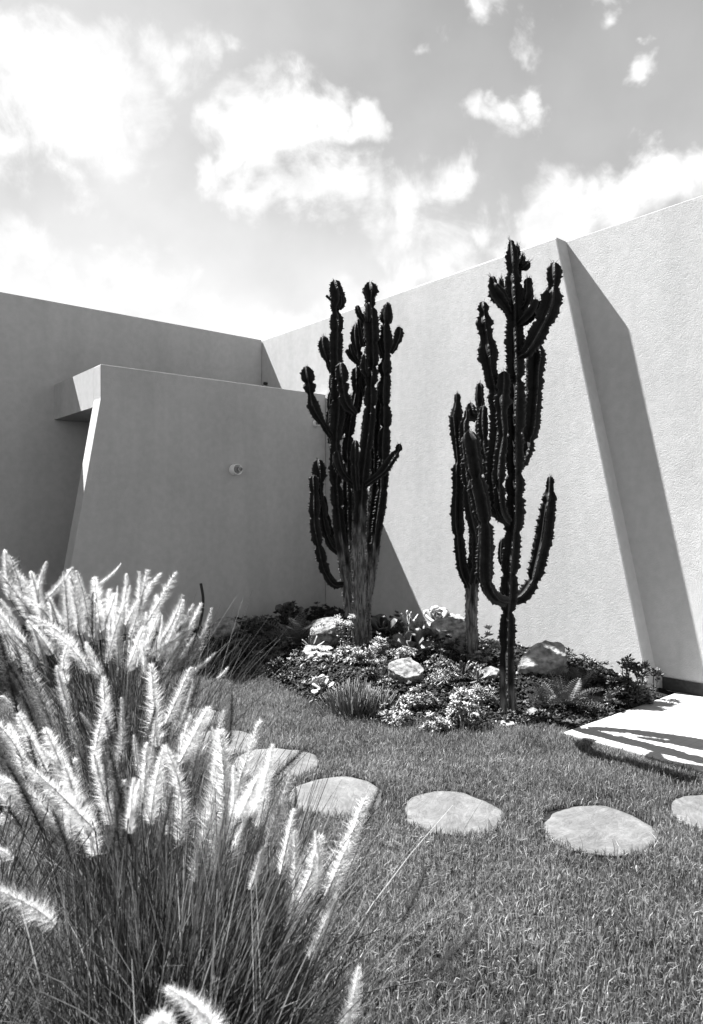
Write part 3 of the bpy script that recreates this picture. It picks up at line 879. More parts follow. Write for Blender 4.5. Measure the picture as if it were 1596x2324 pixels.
s2([(4, 545, 800, 60, -0.25), (4, 470, 730, 80, -0.30), (4, 430, 600, 85, -0.32), (4, 425, 400, 88, -0.32), (4, 445, 250, 95, -0.32), (4, 462, 60, 105, -0.32), (3, 690, 1950, 165, -0.32), (3, 660, 1750, 165, -0.32), (3, 615, 1550, 130, -0.32), (3, 590, 1350, 200, -0.32), (3, 570, 1180, 130, -0.32), (3, 545, 1040, 195, -0.32), (3, 540, 925, 80, -0.32), (3, 535, 850, 110, -0.32), (3, 535, 770, 75, -0.32)], 211, seg=.6, pinch=.2)
s2([(4, 545, 790, 60, -0.24), (4, 490, 700, 72, -0.34), (4, 472, 500, 76, -0.38), (4, 480, 330, 72, -0.38), (4, 505, 150, 70, -0.38), (3, 745, 2030, 110, -0.38), (3, 750, 1900, 165, -0.38), (3, 765, 1800, 110, -0.38), (3, 770, 1680, 130, -0.38), (3, 775, 1560, 90, -0.38)], 212, seg=.4)
s2([(4, 530, 1390, 70, -0.21), (4, 430, 1350, 85, -0.32), (4, 372, 1220, 105, -0.38), (4, 370, 1000, 105, -0.42), (4, 370, 850, 100, -0.42), (4, 345, 680, 110, -0.42), (4, 310, 520, 120, -0.42), (4, 280, 340, 110, -0.42), (4, 258, 190, 120, -0.42), (4, 250, 105, 92, -0.42)], 213, seg=.32, pinch=.22)
s2([(4, 565, 1390, 70, 0), (4, 650, 1350, 85, .0), (4, 728, 1240, 95, .0), (4, 775, 1080, 105, .0), (4, 815, 900, 112, .0), (4, 835, 740, 105, .0), (4, 853, 620, 105, .0), (4, 856, 560, 50, .0), (4, 860, 450, 56, .0)], 214, seg=.6, pinch=.2)
s2([(4, 410, 650, 50, .1), (4, 400, 480, 60, .12), (4, 372, 280, 60, .14), (4, 355, 60, 62, .14), (3, 545, 1950, 85, .14)], 215, seg=.3)
s2([(4, 350, 250, 50, .2), (4, 345, 50, 62, .22), (3, 520, 2050, 90, .22), (3, 495, 1850, 85, .22), (3, 500, 1690, 70, .22)], 216, seg=.25)
s2([(4, 560, 1000, 40, -0.09), (4, 508, 1100, 40, -0.08), (4, 490, 1050, 40, -0.08), (4, 495, 930, 34, -0.08)], 217, name='offshoot')

# --- the slender cactus behind it
D3 = 6.3
c3 = empty('candelabra_cactus', B(1072, 1512), 'slender pale-trunked cactus between the clump and the tallest cactus', 'cactus', 'tall candelabra cacti in the bed')
s3 = lambda rows, seed, **kw: cactus_stem(kw.pop('name', 'stem'), ctrl(D3, rows), c3, seed, **kw)
s3([(4, 275, 1900, 92), (4, 268, 1700, 84), (4, 262, 1500, 84), (4, 268, 1300, 90), (4, 275, 1150, 80), (4, 285, 950, 70), (4, 290, 700, 62), (4, 300, 500, 60), (4, 320, 250, 66), (4, 330, 20, 66), (3, 400, 2060, 105), (3, 395, 1920, 80)], 301, name='trunk', bark_z=.9, ribs=5)
s3([(4, 262, 1290, 60, .0), (4, 205, 1150, 72, -.03), (4, 180, 950, 78, -.05), (4, 165, 750, 82, -.05), (4, 172, 550, 80, -.05), (4, 170, 400, 80, -.05), (4, 172, 320, 55, -.05), (4, 165, 150, 80, -.05), (4, 155, 20, 90, -.05), (3, 235, 2080, 135, -.05), (3, 245, 1960, 95, -.05), (3, 245, 1900, 70, -.05), (3, 247, 1810, 95, -.05)], 302, seg=.5)
s3([(4, 285, 1250, 60, -.1), (4, 310, 1100, 66, -.14), (4, 300, 900, 66, -.16), (4, 255, 700, 66, -.16), (4, 235, 500, 62, -.16), (4, 225, 300, 70, -.16), (4, 215, 80, 62, -.16), (3, 345, 2100, 60, -.16), (3, 350, 2000, 46, -.16)], 303, seg=.3)
s3([(4, 285, 1270, 55, .1), (4, 320, 1100, 55, .12), (4, 330, 850, 52, .14), (4, 350, 600, 50, .14), (4, 370, 450, 48, .14)], 304, seg=.3)

# ------------------------------------------------------------------ rocks
def rock(px, py, w, hgt, label, mat, seed, dpt=None, yaw=0, boxy=.5, group='rocks in the bed'):
    """px,py: foot of the rock on the print; w,h in print pixels"""
    p = B(px, py)
    k = p.y / FPX
    sx, sz = w * k / 2 * 1.12, hgt * k / 2 * 1.15
    sy = (dpt or .8) * sx
    bm = bmesh.new(); bmesh.ops.create_icosphere(bm, subdivisions=4, radius=1)
    prr = random.Random(seed * 7)
    planes = []
    for _ in range(15):
        nv = Vector((prr.gauss(0, 1), prr.gauss(0, 1), prr.gauss(0, .8))).normalized()
        planes.append((nv, prr.uniform(.6, .95)))
    planes.append((Vector((-.22, -.42, 1)).normalized(), .5))
    for v in bm.verts:
        c = v.co.copy()
        m_ = max(abs(c.x), abs(c.y), abs(c.z))
        c = c.lerp(c / m_ * .9, boxy * .7)
        for nv, dv in planes:
            q_ = c.dot(nv)
            if q_ > dv: c -= nv * (q_ - dv) * .94
        a = noise.noise(c * 1.3 + Vector((seed, 0, 0))) * .1 + noise.noise(c * 3.2 + Vector((0, seed, 0))) * .09 + noise.noise(c * 8 + Vector((0, 0, seed))) * .06 + noise.noise(c * 19 + Vector((0, 0, seed))) * .035
        c *= 1 + a
        v.co = Vector((c.x * sx, c.y * sy, c.z * sz))
    me = mesh_bm('rock', bm, mat, False)
    me.transform(Matrix.Rotation(yaw, 4, 'Z'))
    o = link('rock', me, None, (p.x, p.y + sy * .9, p.z + sz * .8))
    tag(o, label, 'rock', group)
    return o
rock(1232, 1570, 122, 112, 'large rock with sunlit flat top right of the tallest cactus', M['rock'], 3, .55, .1, .85)
rock(1036, 1486, 104, 92, 'white sunlit rock behind the slender cactus', M['rock'], 12, .8, .1, .85)
rock(726, 1538, 86, 78, 'pale rounded rock with a rosette leaning on it, left of the clump cactus', M['rock'], 17, .9, .3, .3)
rock(738, 1474, 80, 70, 'dark lichened boulder in shade behind the pale rock', M['rock_dark'], 23, .9, 0, .35)
rock(920, 1572, 94, 66, 'brown rock in front of the big rosette, tufted with pale succulents', M['rock_dark'], 31, 1, .4, .4)
rock(508, 1456, 66, 52, 'small rock in the shade just right of the white plumes', M['rock'], 37, .9, 0, .3)
rock(955, 1612, 44, 30, 'low dark rock among pale sedum near the lawn edge', M['rock_dark'], 41, .9, .7, .3)
rock(1122, 1548, 48, 34, 'low weathered rock half buried left of the tallest trunk', M['rock_dark'], 47, .9, .5, .5)
rock(850, 1480, 34, 20, 'small rough rock at the right foot of the clump cactus', M['rock_dark'], 53, .9, .1, .4)
rock(770, 1545, 26, 13, 'small low rock on the gravel behind the finger clump', M['rock_dark'], 59, .9, .9, .4)
rock(1215, 1625, 30, 14, 'small low rock in front of the small dark fern', M['rock_dark'], 61, .9, .9, .4)
rock(690, 1532, 48, 36, 'dark low rock left of the pale rounded rock', M['rock_dark'], 67, .9, .9, .4)
rock(1155, 1652, 30, 12, 'flat pale stone at the lawn edge below the tallest cactus', M['rock'], 43, .9, .2, .3)

# ------------------------------------------------------------------ leaf templates
def leaf_template(nl=6, wmax=.22, wpos=.65, thick=.05, curl=.18, cup=.25, tipw=.02, basew=.35):
    """closed lens-like leaf along +Y, unit length"""
    t = np.linspace(0, 1, nl)
    wid = np.interp(t, [0, wpos, .9, 1], [basew * wmax, wmax, wmax * .8, tipw])
    V, F = [], []
    for i in range(nl):
        z = curl * t[i] ** 2
        w = wid[i]
        V += [(-w, t[i], z + cup * w), (0, t[i], z), (w, t[i], z + cup * w), (0, t[i], z - thick * math.sin(math.pi * min(.95, t[i] + .12)) - .004)]
    for i in range(nl - 1):
        a, b = i * 4, i * 4 + 4
        for (p, q) in ((0, 1), (1, 2), (2, 3), (3, 0)):
            F += [(a + p, a + q, b + q), (a + p, b + q, b + p)]
    e = (nl - 1) * 4
    F += [(e, e + 1, e + 3), (e + 1, e + 2, e + 3)]
    return np.array(V, float), np.array(F)
LEAF_S = leaf_template(3, .26, .6, .12, .1, .2)       # tiny fleshy leaf
LEAF_F = leaf_template(3, .14, .45, .06, .15, .2)     # finger leaf
def rosette_mats(n, tilt0, tilt1, size0, size1, axis=None, golden=2.39996):
    """matrices of leaves spiralling from the outside (tilt0) to the heart (tilt1)"""
    out = []
    for i in range(n):
        f = i / max(1, n - 1)
        a = i * golden
        t = tilt0 + (tilt1 - tilt0) * f
        s = size0 + (size1 - size0) * f
        out.append(Matrix.Rotation(a, 4, 'Z') @ Matrix.Translation((0, .12 * size0 * (1 - f), .25 * size0 * f)) @ Matrix.Rotation(t, 4, 'X') @ Matrix.Scale(s, 4))
    return out

big_leaf_cache = {}
def rosette(px, py, rpx, mat, label, n=16, tilt=(.05, 1.25), shape=(.24, .68), yaw=(0, 0, 0), lift=.0, name='rosette_succulent', group='large rosette succulents', stalk=0.0, inner=.55, foot=None):
    p = B(px, py)
    if foot is not None:
        p = B(px, foot); 
    R_ = rpx * 1.2 * p.y / FPX
    if foot is not None:
        p = P(px, py, p.y)
        gz = float(bedz(p.x, p.y))
        lift = 0
    root = empty(name, p + Vector((0, 0, lift)), label, 'succulent', group)
    root.rotation_euler = (yaw[0] + .25, yaw[1] - .1, 0)
    key = (mat.name, shape)
    if key not in big_leaf_cache:
        LV, LF = leaf_template(8, shape[0], shape[1], .06, .25, .35, .03)
        big_leaf_cache[key] = mesh_np('leaf', LV, LF, mat, True)
    me = big_leaf_cache[key]
    rr = random.Random(int(px * 13 + py))
    for mtx in rosette_mats(n, tilt[0], tilt[1], R_, R_ * inner):
        o = link('leaf', me, root)
        o.matrix_local = Matrix.Rotation(rr.uniform(-.12, .12), 4, 'X') @ mtx
    if foot is not None and p.z - gz > .02:
        bm = bmesh.new()
        bmesh.ops.create_cone(bm, cap_ends=True, segments=8, radius1=.014, radius2=.011, depth=p.z - gz + .03)
        s_ = link('stem', mesh_bm('stem', bm, M['twig'], True), root)
        s_.matrix_local = Matrix(root.rotation_euler.to_matrix()).inverted().to_4x4() @ Matrix.Translation((0, 0, -(p.z - gz) / 2 - .005))
    return root

F_ = lambda: None
rosette(937, 1492, 46, M['rosette_mid'], 'large rosette of broad grey leaves below the pale rosette group', 12, (-.12, 1.25), (.3, .66), (.35, 0, 0), .05, inner=.7)
rosette(994, 1416, 34, M['rosette_pale'], 'widest pale rosette in front of the sunlit wall, on top of the group', 20, (.1, 1.1), (.36, .72), (.35, .1, 0), foot=1468)
rosette(952, 1434, 24, M['rosette_pale'], 'small pale rosette left of the widest pale rosette', 14, (.2, 1.2), (.36, .72), (.4, -.2, 0), foot=1475)
rosette(972, 1460, 26, M['rosette_dark'], 'dark cup-shaped rosette under the widest pale rosette', 14, (.35, 1.3), (.3, .7), (.55, .1, 0), foot=1484)
rosette(929, 1418, 26, M['rosette_pale'], 'spiky upright pale rosette left of the rosette group', 14, (.5, 1.35), (.13, .5), (.1, 0, 0), foot=1462)
rosette(1014, 1420, 24, M['rosette_dark'], 'dark rosette tucked against the white rock', 14, (.15, 1.2), (.36, .72), (.5, .4, 0), foot=1460)
rosette(732, 1568, 26, M['rosette_pale'], 'low pale rosette alone on the gravel near the lawn', 20, (.12, 1.2), (.28, .7), (.4, .1, 0), .015)
rosette(716, 1540, 30, M['rosette_pale'], 'pale rosette leaning on the rounded pale rock', 22, (.1, 1.2), (.3, .7), (.7, -.25, 0), .05)
rosette(709, 1478, 25, M['rosette_mid'], 'narrow-leaved grey rosette in shade left of the clump cactus', 18, (.05, 1.2), (.1, .5), (.15, 0, 0), .03)
rosette(655, 1412, 34, M['rosette_mid'], 'broad-leaved rosette in shade against the porch wall', 10, (0, 1.0), (.34, .66), (.3, 0, 0), .05)
rosette(868, 1445, 40, M['rosette_dark'], 'dark broad-leaved plant just right of the clump cactus trunk', 8, (.2, 1.1), (.32, .66), (.2, 0, 0), .03)
rosette(1085, 1552, 26, M['rosette_mid'], 'open star-shaped rosette left of the tallest cactus trunk', 16, (.1, 1.2), (.12, .5), (.25, 0, 0), .03)
rosette(1052, 1540, 32, M['rosette_dark'], 'dark star-shaped rosette below the slender cactus', 16, (.1, 1.1), (.13, .55), (.25, .1, 0), .02)

# ------------------------------------------------------------------ small-leaved shrubs
def lookat_rots(nrm, spin):
    """matrices whose +Y is nrm"""
    nrm = nrm / (np.linalg.norm(nrm, axis=1)[:, None] + 1e-9)
    ref = np.where(np.abs(nrm[:, 2:3]) > .9, np.array([[1.0, 0, 0]]), np.array([[0, 0, 1.0]]))
    a = np.cross(nrm, ref); a /= np.linalg.norm(a, axis=1)[:, None]
    b = np.cross(a, nrm)
    c, s_ = np.cos(spin)[:, None], np.sin(spin)[:, None]
    xx = a * c + b * s_; zz = np.cross(xx, nrm)
    return np.stack([xx, nrm, zz], -1)

def tube_mesh(paths, sides=4):
    """paths: list of (pts (k,3), r0, r1) -> V, F"""
    Vs, Fs, b = [], [], 0
    for pts, r0, r1 in paths:
        pts = np.asarray(pts, float); k = len(pts)
        tg = np.gradient(pts, axis=0); tg /= np.linalg.norm(tg, axis=1)[:, None] + 1e-9
        ref = np.array([.31, .95, .07]); a = np.cross(tg, ref); a /= np.linalg.norm(a, axis=1)[:, None] + 1e-9
        c = np.cross(tg, a)
        r = np.linspace(r0, r1, k)[:, None]
        rings = np.stack([pts + (a * math.cos(2 * math.pi * i / sides) + c * math.sin(2 * math.pi * i / sides)) * r for i in range(sides)], 1)
        idx = np.arange(k * sides).reshape(k, sides) + b
        F = np.stack([idx[:-1], np.roll(idx, -1, 1)[:-1], np.roll(idx, -1, 1)[1:], idx[1:]], -1).reshape(-1, 4)
        Vs.append(rings.reshape(-1, 3)); Fs.append(F); b += k * sides
    return np.vstack(Vs), np.vstack(Fs)

def shrub(px, py, w, hgt, mat, label, heads=40, per=12, leaf=.03, tmpl=None, name='succulent_shrub', dome=1.0, group='small-leaved plants in the bed', spread=.9, cat='plant', depth_k=.8, stems=True, off=0):
    """px,py: foot on the print; a mound of little leaf heads on stems"""
    p = B(px, py)
    p.y += off
    k = p.y / FPX
    rx, rz = w * k / 2, hgt * k
    ry = rx * depth_k
    n = heads
    # heads through the upper shell of the mound
    a = rng.uniform(0, 2 * np.pi, n); e = np.arccos(rng.uniform(0.0, 1, n)) 
    sh = rng.uniform(.5, 1.0, n) * (1 + .28 * np.sin(3 * a + rng.uniform(0, 6)) * np.sin(2 * e + rng.uniform(0, 6)))
    hx = np.sin(e) * np.cos(a) * rx * sh; hy = np.sin(e) * np.sin(a) * ry * sh + ry * .7; hz = (np.cos(e) * .85 + .12) * rz * sh * dome * rng.uniform(.7, 1.1, n)
    ctr = np.stack([hx, hy, np.maximum(hz, .01)], -1)
    up = np.stack([hx / rx, (hy - ry * .7) / ry, np.full(n, .9) + rng.uniform(0, .6, n)], -1)
    up /= np.linalg.norm(up, axis=1)[:, None]
    RU = lookat_rots(up, rng.uniform(0, 6.28, n))
    TV, TF = tmpl or LEAF_S
    Rs, Ts, tn = [], [], []
    ht = np.clip(np.exp(rng.normal(-.12, .5, n)), .25, 1.8)
    for j in range(per):
        az = j * 2.39996 + rng.uniform(-.2, .2, n)
        el = (.15 + 1.1 * j / per) + rng.uniform(-.15, .15, n)
        loc = np.stack([np.cos(az) * np.cos(el), np.sin(el), np.sin(az) * np.cos(el)], -1)
        d = np.einsum('nij,nj->ni', RU, loc)
        sz = leaf * 1.3 * (1.1 - .45 * j / per) * rng.uniform(.8, 1.25, n)
        Rs.append(lookat_rots(d, rng.uniform(0, 6.28, n)) * sz[:, None, None])
        Ts.append(ctr + d * (leaf * .08))
        tn.append(ht * rng.uniform(.8, 1.2, n))
    V, F, T = scatter(TV, TF, np.concatenate(Rs), np.concatenate(Ts), np.concatenate(tn))
    root = empty(name, p, label, cat, group)
    link('foliage', mesh_np('foliage', V, F, mat, True, {'tint': T}), root)
    if stems:
        paths = []
        for c_ in ctr[::2]:
            b0 = np.array([c_[0] * .25, ry * .6 + (c_[1] - ry * .7) * .25, -.02])
            paths.append((np.array([b0, b0 * .45 + c_ * .55 + np.array([0, 0, .15 * rz]), c_]), .006, .003))
        V, F = tube_mesh(paths)
        link('stems', mesh_np('stems', V, F, M['twig'], True), root)
    return root
LP, LM_, LD = M['leaf_pale'], M['leaf_mid'], M['leaf_dark']
# shaded left part of the bed
shrub(652, 1420, 66, 48, LD, 'dark bushy plant standing highest against the porch wall', 60, 10, .035)
shrub(588, 1452, 84, 56, LM_, 'bushy jade-like plant in shade left of the fern', 70, 10, .034)
shrub(566, 1512, 120, 72, LM_, 'wide fleshy-leaved shrub in shade behind the plumes', 95, 11, .04)
shrub(592, 1538, 105, 50, LM_, 'rosette-headed low shrub in shade at the lawn edge', 46, 18, .036)
shrub(505, 1492, 80, 46, LD, 'dark low shrub in shade beside the plumes', 60, 10, .034)
shrub(470, 1530, 90, 60, LD, 'dark ground plant under the tips of the plumes', 60, 10, .036)
shrub(644, 1498, 112, 46, LM_, 'light-headed succulent row in shade left of the dark boulder', 44, 16, .034)
shrub(730, 1412, 130, 34, LD, 'dark low planting along the foot of the porch wall', 90, 9, .032)
shrub(805, 1425, 90, 40, LD, 'dark planting behind the clump cactus', 50, 9, .034)
shrub(680, 1545, 60, 16, LD, 'dark creeping plant on the gravel in shade', 34, 8, .026)
# around the clump cactus
shrub(785, 1502, 56, 34, LP, 'pale leafy tuft at the left foot of the clump cactus', 34, 11, .028)
shrub(822, 1512, 66, 46, LP, 'pale drooping succulent in front of the clump cactus trunk', 46, 12, .03)
shrub(862, 1492, 54, 50, LP, 'pale leafy plant at the right foot of the clump cactus', 40, 10, .027)
shrub(838, 1552, 40, 44, LM_, 'grey upright leafy plant behind the blue finger clump', 30, 10, .026)
shrub(895, 1440, 56, 40, LM_, 'grey bush against the shadowed part of the right wall', 46, 10, .028)
shrub(905, 1486, 84, 44, LP, 'bright small-leaved bush left of the large grey rosette', 66, 10, .024)
shrub(848, 1422, 40, 26, LM_, 'small bush half behind the clump cactus trunk', 24, 10, .026)
shrub(1018, 1516, 92, 72, LD, 'dark rounded bush below the white rock', 90, 11, .026)
shrub(1002, 1528, 54, 46, LM_, 'sunlit grey bush in front of the dark rounded bush', 36, 11, .025)
shrub(926, 1534, 62, 20, LP, 'white succulent mat on top of the brown rock', 34, 10, .022, off=.12).location.z += .13
shrub(878, 1570, 58, 28, LP, 'white succulent mat left of the brown rock', 34, 10, .022)
shrub(1002, 1584, 96, 66, LP, 'bright finger-leaved bush in front, below the dark rounded bush', 60, 14, .036, LEAF_F)
shrub(948, 1612, 78, 48, LP, 'bright white sedum mound beside the low dark rock', 54, 10, .026)
shrub(903, 1650, 92, 38, LP, 'bright white sedum mat at the lawn edge, left of two', 66, 10, .026)
shrub(994, 1660, 62, 30, LP, 'bright white sedum mat at the lawn edge, right of two', 44, 10, .026)
shrub(1052, 1655, 84, 88, LP, 'leggy pale succulent at the lawn edge left of the tallest trunk', 44, 12, .03)
shrub(1100, 1606, 70, 52, LP, 'pale finger-leaved plant beside the tallest cactus trunk', 34, 13, .034, LEAF_F)
shrub(1040, 1596, 50, 36, LM_, 'grey leafy plant between bright bush and leggy succulent', 30, 12, .03, LEAF_F)
shrub(1112, 1505, 54, 78, LP, 'small tree-like pale succulent between the two right cacti', 18, 14, .034)
shrub(1085, 1512, 40, 30, LP, 'pale tuft at the foot of the slender cactus', 22, 10, .026)
shrub(1180, 1552, 40, 50, LP, 'pale leaves squeezed between tallest trunk and large rock', 24, 11, .03)
shrub(1140, 1560, 50, 30, LM_, 'grey low tuft just left of the tallest trunk', 26, 10, .026)
# right end beside the path
shrub(1425, 1608, 96, 66, LD, 'dark rosette-headed shrub at the end of the paved path', 56, 18, .04)
shrub(1372, 1586, 70, 56, LD, 'dark fleshy bush right of the fern', 50, 11, .034)
shrub(1466, 1600, 44, 52, LP, 'pale leafy plant at the foot of the buttress', 40, 10, .026)
shrub(1195, 1648, 60, 18, LD, 'dark creeping plant right of the tallest trunk at the lawn', 34, 8, .026)
shrub(1330, 1620, 120, 22, LD, 'dark creeping plant along the end of the paved path', 70, 9, .028)

def flower_plant(px, py, hgt, w, nst, label, mat_h, head_r, cat='flower', name='flowering_plant', group='stalked flowering plants', petals=60, pleaf=.014, leafy=14):
    """upright stalks with clusters of little flowers"""
    p = B(px, py); k = p.y / FPX
    H, W = hgt * k, w * k / 2
    root = empty(name, p, label, cat, group)
    paths = []; hp = []; lf = []; ld = []
    for i in range(nst):
        b0 = np.array([rng.normal(0, W * .18), rng.normal(0, W * .18), -.02])
        tp = np.array([rng.uniform(-W, W), rng.uniform(-W, W) * .6, H * rng.uniform(.72, 1.0)])
        mid = (b0 + tp) / 2 + np.array([rng.normal(0, W * .1), 0, .04 * H])
        pts = catmull(np.c_[np.array([b0, mid, tp]), np.ones(3)], 40)[:, :3]
        paths.append((pts, .005, .003)); hp.append(tp)
        for j in range(leafy):
            q = pts[rng.integers(2, len(pts))]
            lf.append(q); ld.append([rng.normal(), rng.normal(), .6])
    V, F = tube_mesh(paths)
    link('stalks', mesh_np('stalks', V, F, M['leaf_mid'], True, {'tint': np.full(len(V), 1.0)}), root)
    lf = np.array(lf); ld = np.array(ld)
    V, F, T = scatter(*LEAF_S, lookat_rots(ld, rng.uniform(0, 6, len(lf))) * .026, lf, rng.uniform(.6, 1.4, len(lf)))
    link('foliage', mesh_np('foliage', V, F, mat_h, True, {'tint': T}), root)
    for h_ in hp:
        n = petals
        d = rng.normal(size=(n, 3)); d[:, 2] = np.abs(d[:, 2]) * .6
        d /= np.linalg.norm(d, axis=1)[:, None]
        V, F, T = scatter(*LEAF_S, lookat_rots(d + rng.normal(0, .5, (n, 3)), rng.uniform(0, 6, n)) * (pleaf * rng.uniform(.7, 1.4, n))[:, None, None], h_ + d * (head_r * rng.uniform(.3, 1, n))[:, None], rng.uniform(.7, 1.2, n))
        link('flower_head', mesh_np('flower_head', V, F, mat_h, True, {'tint': T}), root)
    return root
flower_plant(783, 1490, 92, 52, 9, 'tall white-flowered plant at the left foot of the clump cactus', M['petal'], .035, pleaf=.017)
flower_plant(1418, 1592, 92, 34, 5, 'dark-headed stalked succulent by the buttress, leftmost of three', LD, .035, 'plant', 'stalked_succulent', pleaf=.03, petals=26)
flower_plant(1455, 1590, 80, 44, 6, 'dark-headed stalked succulent at the slanted edge of the buttress', LD, .035, 'plant', 'stalked_succulent', pleaf=.03, petals=26)
flower_plant(1484, 1588, 68, 30, 4, 'dark-headed stalked succulent leaning over the path end', LD, .032, 'plant', 'stalked_succulent', pleaf=.03, petals=26)
flower_plant(858, 1560, 72, 66, 5, 'pale forked flower stalks behind the blue finger clump', LP, .02, petals=16, pleaf=.014, leafy=2)

# finger-leaved clump
def finger_clump(px, py, w, hgt, n, label):
    p = B(px, py); k = p.y / FPX
    W, H = w * k / 2, hgt * k
    root = empty('finger_succulent', p, label, 'succulent', 'finger succulents')
    bx = rng.normal(0, W * .42, n); by = rng.normal(W * .5, W * .38, n)
    dx = bx / W * .55 + rng.normal(0, .16, n); dy = (by - W * .5) / W * .5 + rng.normal(0, .14, n)
    d = np.stack([dx, dy, np.ones(n)], -1)
    hh = H * rng.uniform(.45, 1.05, n) * (1 - .3 * np.abs(bx / W).clip(0, 1))
    Rm = lookat_rots(d, rng.uniform(0, 6, n))
    S = np.stack([np.full(n, .055), hh, np.full(n, .055)], -1)
    TV, TF = leaf_template(5, .1, .55, .1, .1, .3, .02)
    V, F, T = scatter(TV, TF, Rm * S[:, None, :], np.stack([bx, by, np.full(n, -.01)], -1), rng.uniform(.9, 2.2, n))
    o = link('foliage', mesh_np('foliage', V, F, M['leaf_mid'], True, {'tint': T}), root)
    return root
finger_clump(806, 1628, 106, 84, 300, 'dense clump of upright grey finger leaves at the lawn edge')
finger_clump(866, 1622, 62, 62, 140, 'smaller clump of grey finger leaves joining the dense one on its right')

# ferns
def frond_mesh(name, n=22, arch=.5, mat=None, wid=.2):
    V, F, T = [], [], []
    def rach(t): return np.array([0, t * math.cos(arch * t), math.sin(min(1.5, arch) * t) * .4 * t * -1 + t * .0])
    pts = np.array([[0, t, -.28 * arch * t * t] for t in np.linspace(0, 1, 12)])
    TV, TF = tube_mesh([(pts, .008, .003)], 3)
    V = [TV]; F = [np.vstack([TF[:, [0, 1, 2]], TF[:, [0, 2, 3]]])]; b = len(TV)
    rr = np.random.default_rng(5)
    for i in range(n):
        t = .1 + .9 * i / n
        y = t; z = -.28 * arch * t * t
        ln = wid * (math.sin(math.pi * min(1, t * .92 + .1)) ** .7) + .015
        for s in (-1, 1):
            a = rr.uniform(-.15, .15)
            tip = np.array([s * ln, y + ln * .35 + a * .02, z + ln * .12 - a * .05])
            m = np.array([s * ln * .5, y + ln * .18, z + ln * .12])
            q = np.array([[0, y - .008, z], [0, y + .009, z], m + [0, .013, 0], m - [0, .012, 0], tip])
            V.append(q); F.append(np.array([[0, 1, 2], [0, 2, 3], [3, 2, 4]]) + b); b += 5
    V = np.vstack(V)
    return mesh_np(name, V, np.vstack(F), mat, False, {'tint': np.ones(len(V))})
def fern(px, py, rpx, n, mat, label, seed, up=.9):
    p = B(px, py); k = p.y / FPX
    root = empty('fern', p, label, 'fern', 'ferns in the bed')
    rr = random.Random(seed)
    ms = [frond_mesh('frond', 15, a, mat) for a in (.5, .9, 1.4)]
    for i in range(n):
        az = i * 2.39996 + rr.uniform(-.3, .3)
        el = rr.uniform(.45, 1.25) * up
        s = rpx * k * rr.uniform(.8, 1.15)
        o = link('frond', ms[i % 3], root)
        o.matrix_local = Matrix.Rotation(az, 4, 'Z') @ Matrix.Rotation(el, 4, 'X') @ Matrix.Rotation(rr.uniform(-.4, .4), 4, 'Y') @ Matrix.Scale(s, 4)
    return root
fern(672, 1462, 82, 18, M['leaf_mid'], 'fern with arching fronds in shade below the porch wall', 1)
fern(1282, 1606, 90, 26, M['fern'], 'dark fern in front of the large rock', 2)
fern(1320, 1575, 76, 16, M['fern'], 'dark fern behind, against the sunlit wall', 3, 1.05)
fern(1372, 1600, 60, 14, M['fern'], 'small dark fern between the larger fern and the rosette shrub', 4)
fern(1238, 1604, 60, 12, M['fern'], 'small dark fern in the shadow of the large rock', 5)

# dry twigs and a few pointed leaves
def spikes(px, py, hgt, n, label, w=20):
    p = B(px, py); k = p.y / FPX
    paths = []
    for i in range(n):
        x = rng.normal(0, w * k * .3); t = np.array([x + rng.normal(0, .25) * hgt * k * .5, rng.normal(0, .03), hgt * k * rng.uniform(.6, 1)])
        paths.append((np.array([[x, 0, -.01], (np.array([x, 0, 0]) + t) / 2, t]), .008, .001))
    V, F = tube_mesh(paths, 4)
    o = link('spiky_plant', mesh_np('spiky_plant', V, F, M['leaf_dark'], True, {'tint': np.ones(len(V))}), None, p)
    return tag(o, label, 'plant')
spikes(528, 1442, 46, 5, 'few dark pointed leaves in front of the porch wall', 40)
spikes(927 - 2, 1446, 44, 2, 'single dark spear leaf right of the clump cactus', 6)

# low creeping growth and dead leaves between the plants
n = 1500
cx_ = rng.uniform(-1.6, 2.3, n); cy_ = yfront(cx_) + .03 + rng.uniform(0, 1, n) ** .8 * 2.3
uu = cx_ * WU.x + cy_ * WU.y; nn = cx_ * WN.x + cy_ * WN.y
cl = np.sin(cx_ * 5.1 + 1.7 * cy_) + np.sin(cy_ * 6.3 - 2.9 * cx_) + rng.normal(0, .5, n)
ok = (uu < a_u - .03) & (nn < D_FRONT - .05) & (uu > u_p + .05) & (cl > -.1)
cx_, cy_ = cx_[ok], cy_[ok]; n = len(cx_)
ctr = np.stack([cx_, cy_, bedz(cx_, cy_) + rng.uniform(.01, .07, n)], -1)
tn0 = np.exp(rng.normal(.0, .8, n)).clip(.15, 3.0); sz0 = rng.uniform(.018, .04, n)
Rs, Ts, tn = [], [], []
for j in range(9):
    d_ = np.stack([np.cos(j * 2.4 + cx_ * 50), np.sin(j * 2.4 + cx_ * 50), rng.uniform(.1, 1.3, n)], -1)
    Rs.append(lookat_rots(d_, rng.uniform(0, 6, n)) * (sz0 * rng.uniform(.7, 1.3, n))[:, None, None]); Ts.append(ctr); tn.append(tn0 * rng.uniform(.7, 1.3, n))
V, F, T = scatter(*LEAF_S, np.concatenate(Rs), np.concatenate(Ts), np.concatenate(tn))
o = link('ground_cover', mesh_np('ground_cover', V, F, M['leaf_mid'], True, {'tint': T}))
tag(o, 'low creeping succulent ground cover between the bed plants', 'ground cover', kind='stuff')
n = 420
cx_ = rng.uniform(-1.2, 2.2, n); cy_ = yfront(cx_) + rng.uniform(-.06, 1.5, n)
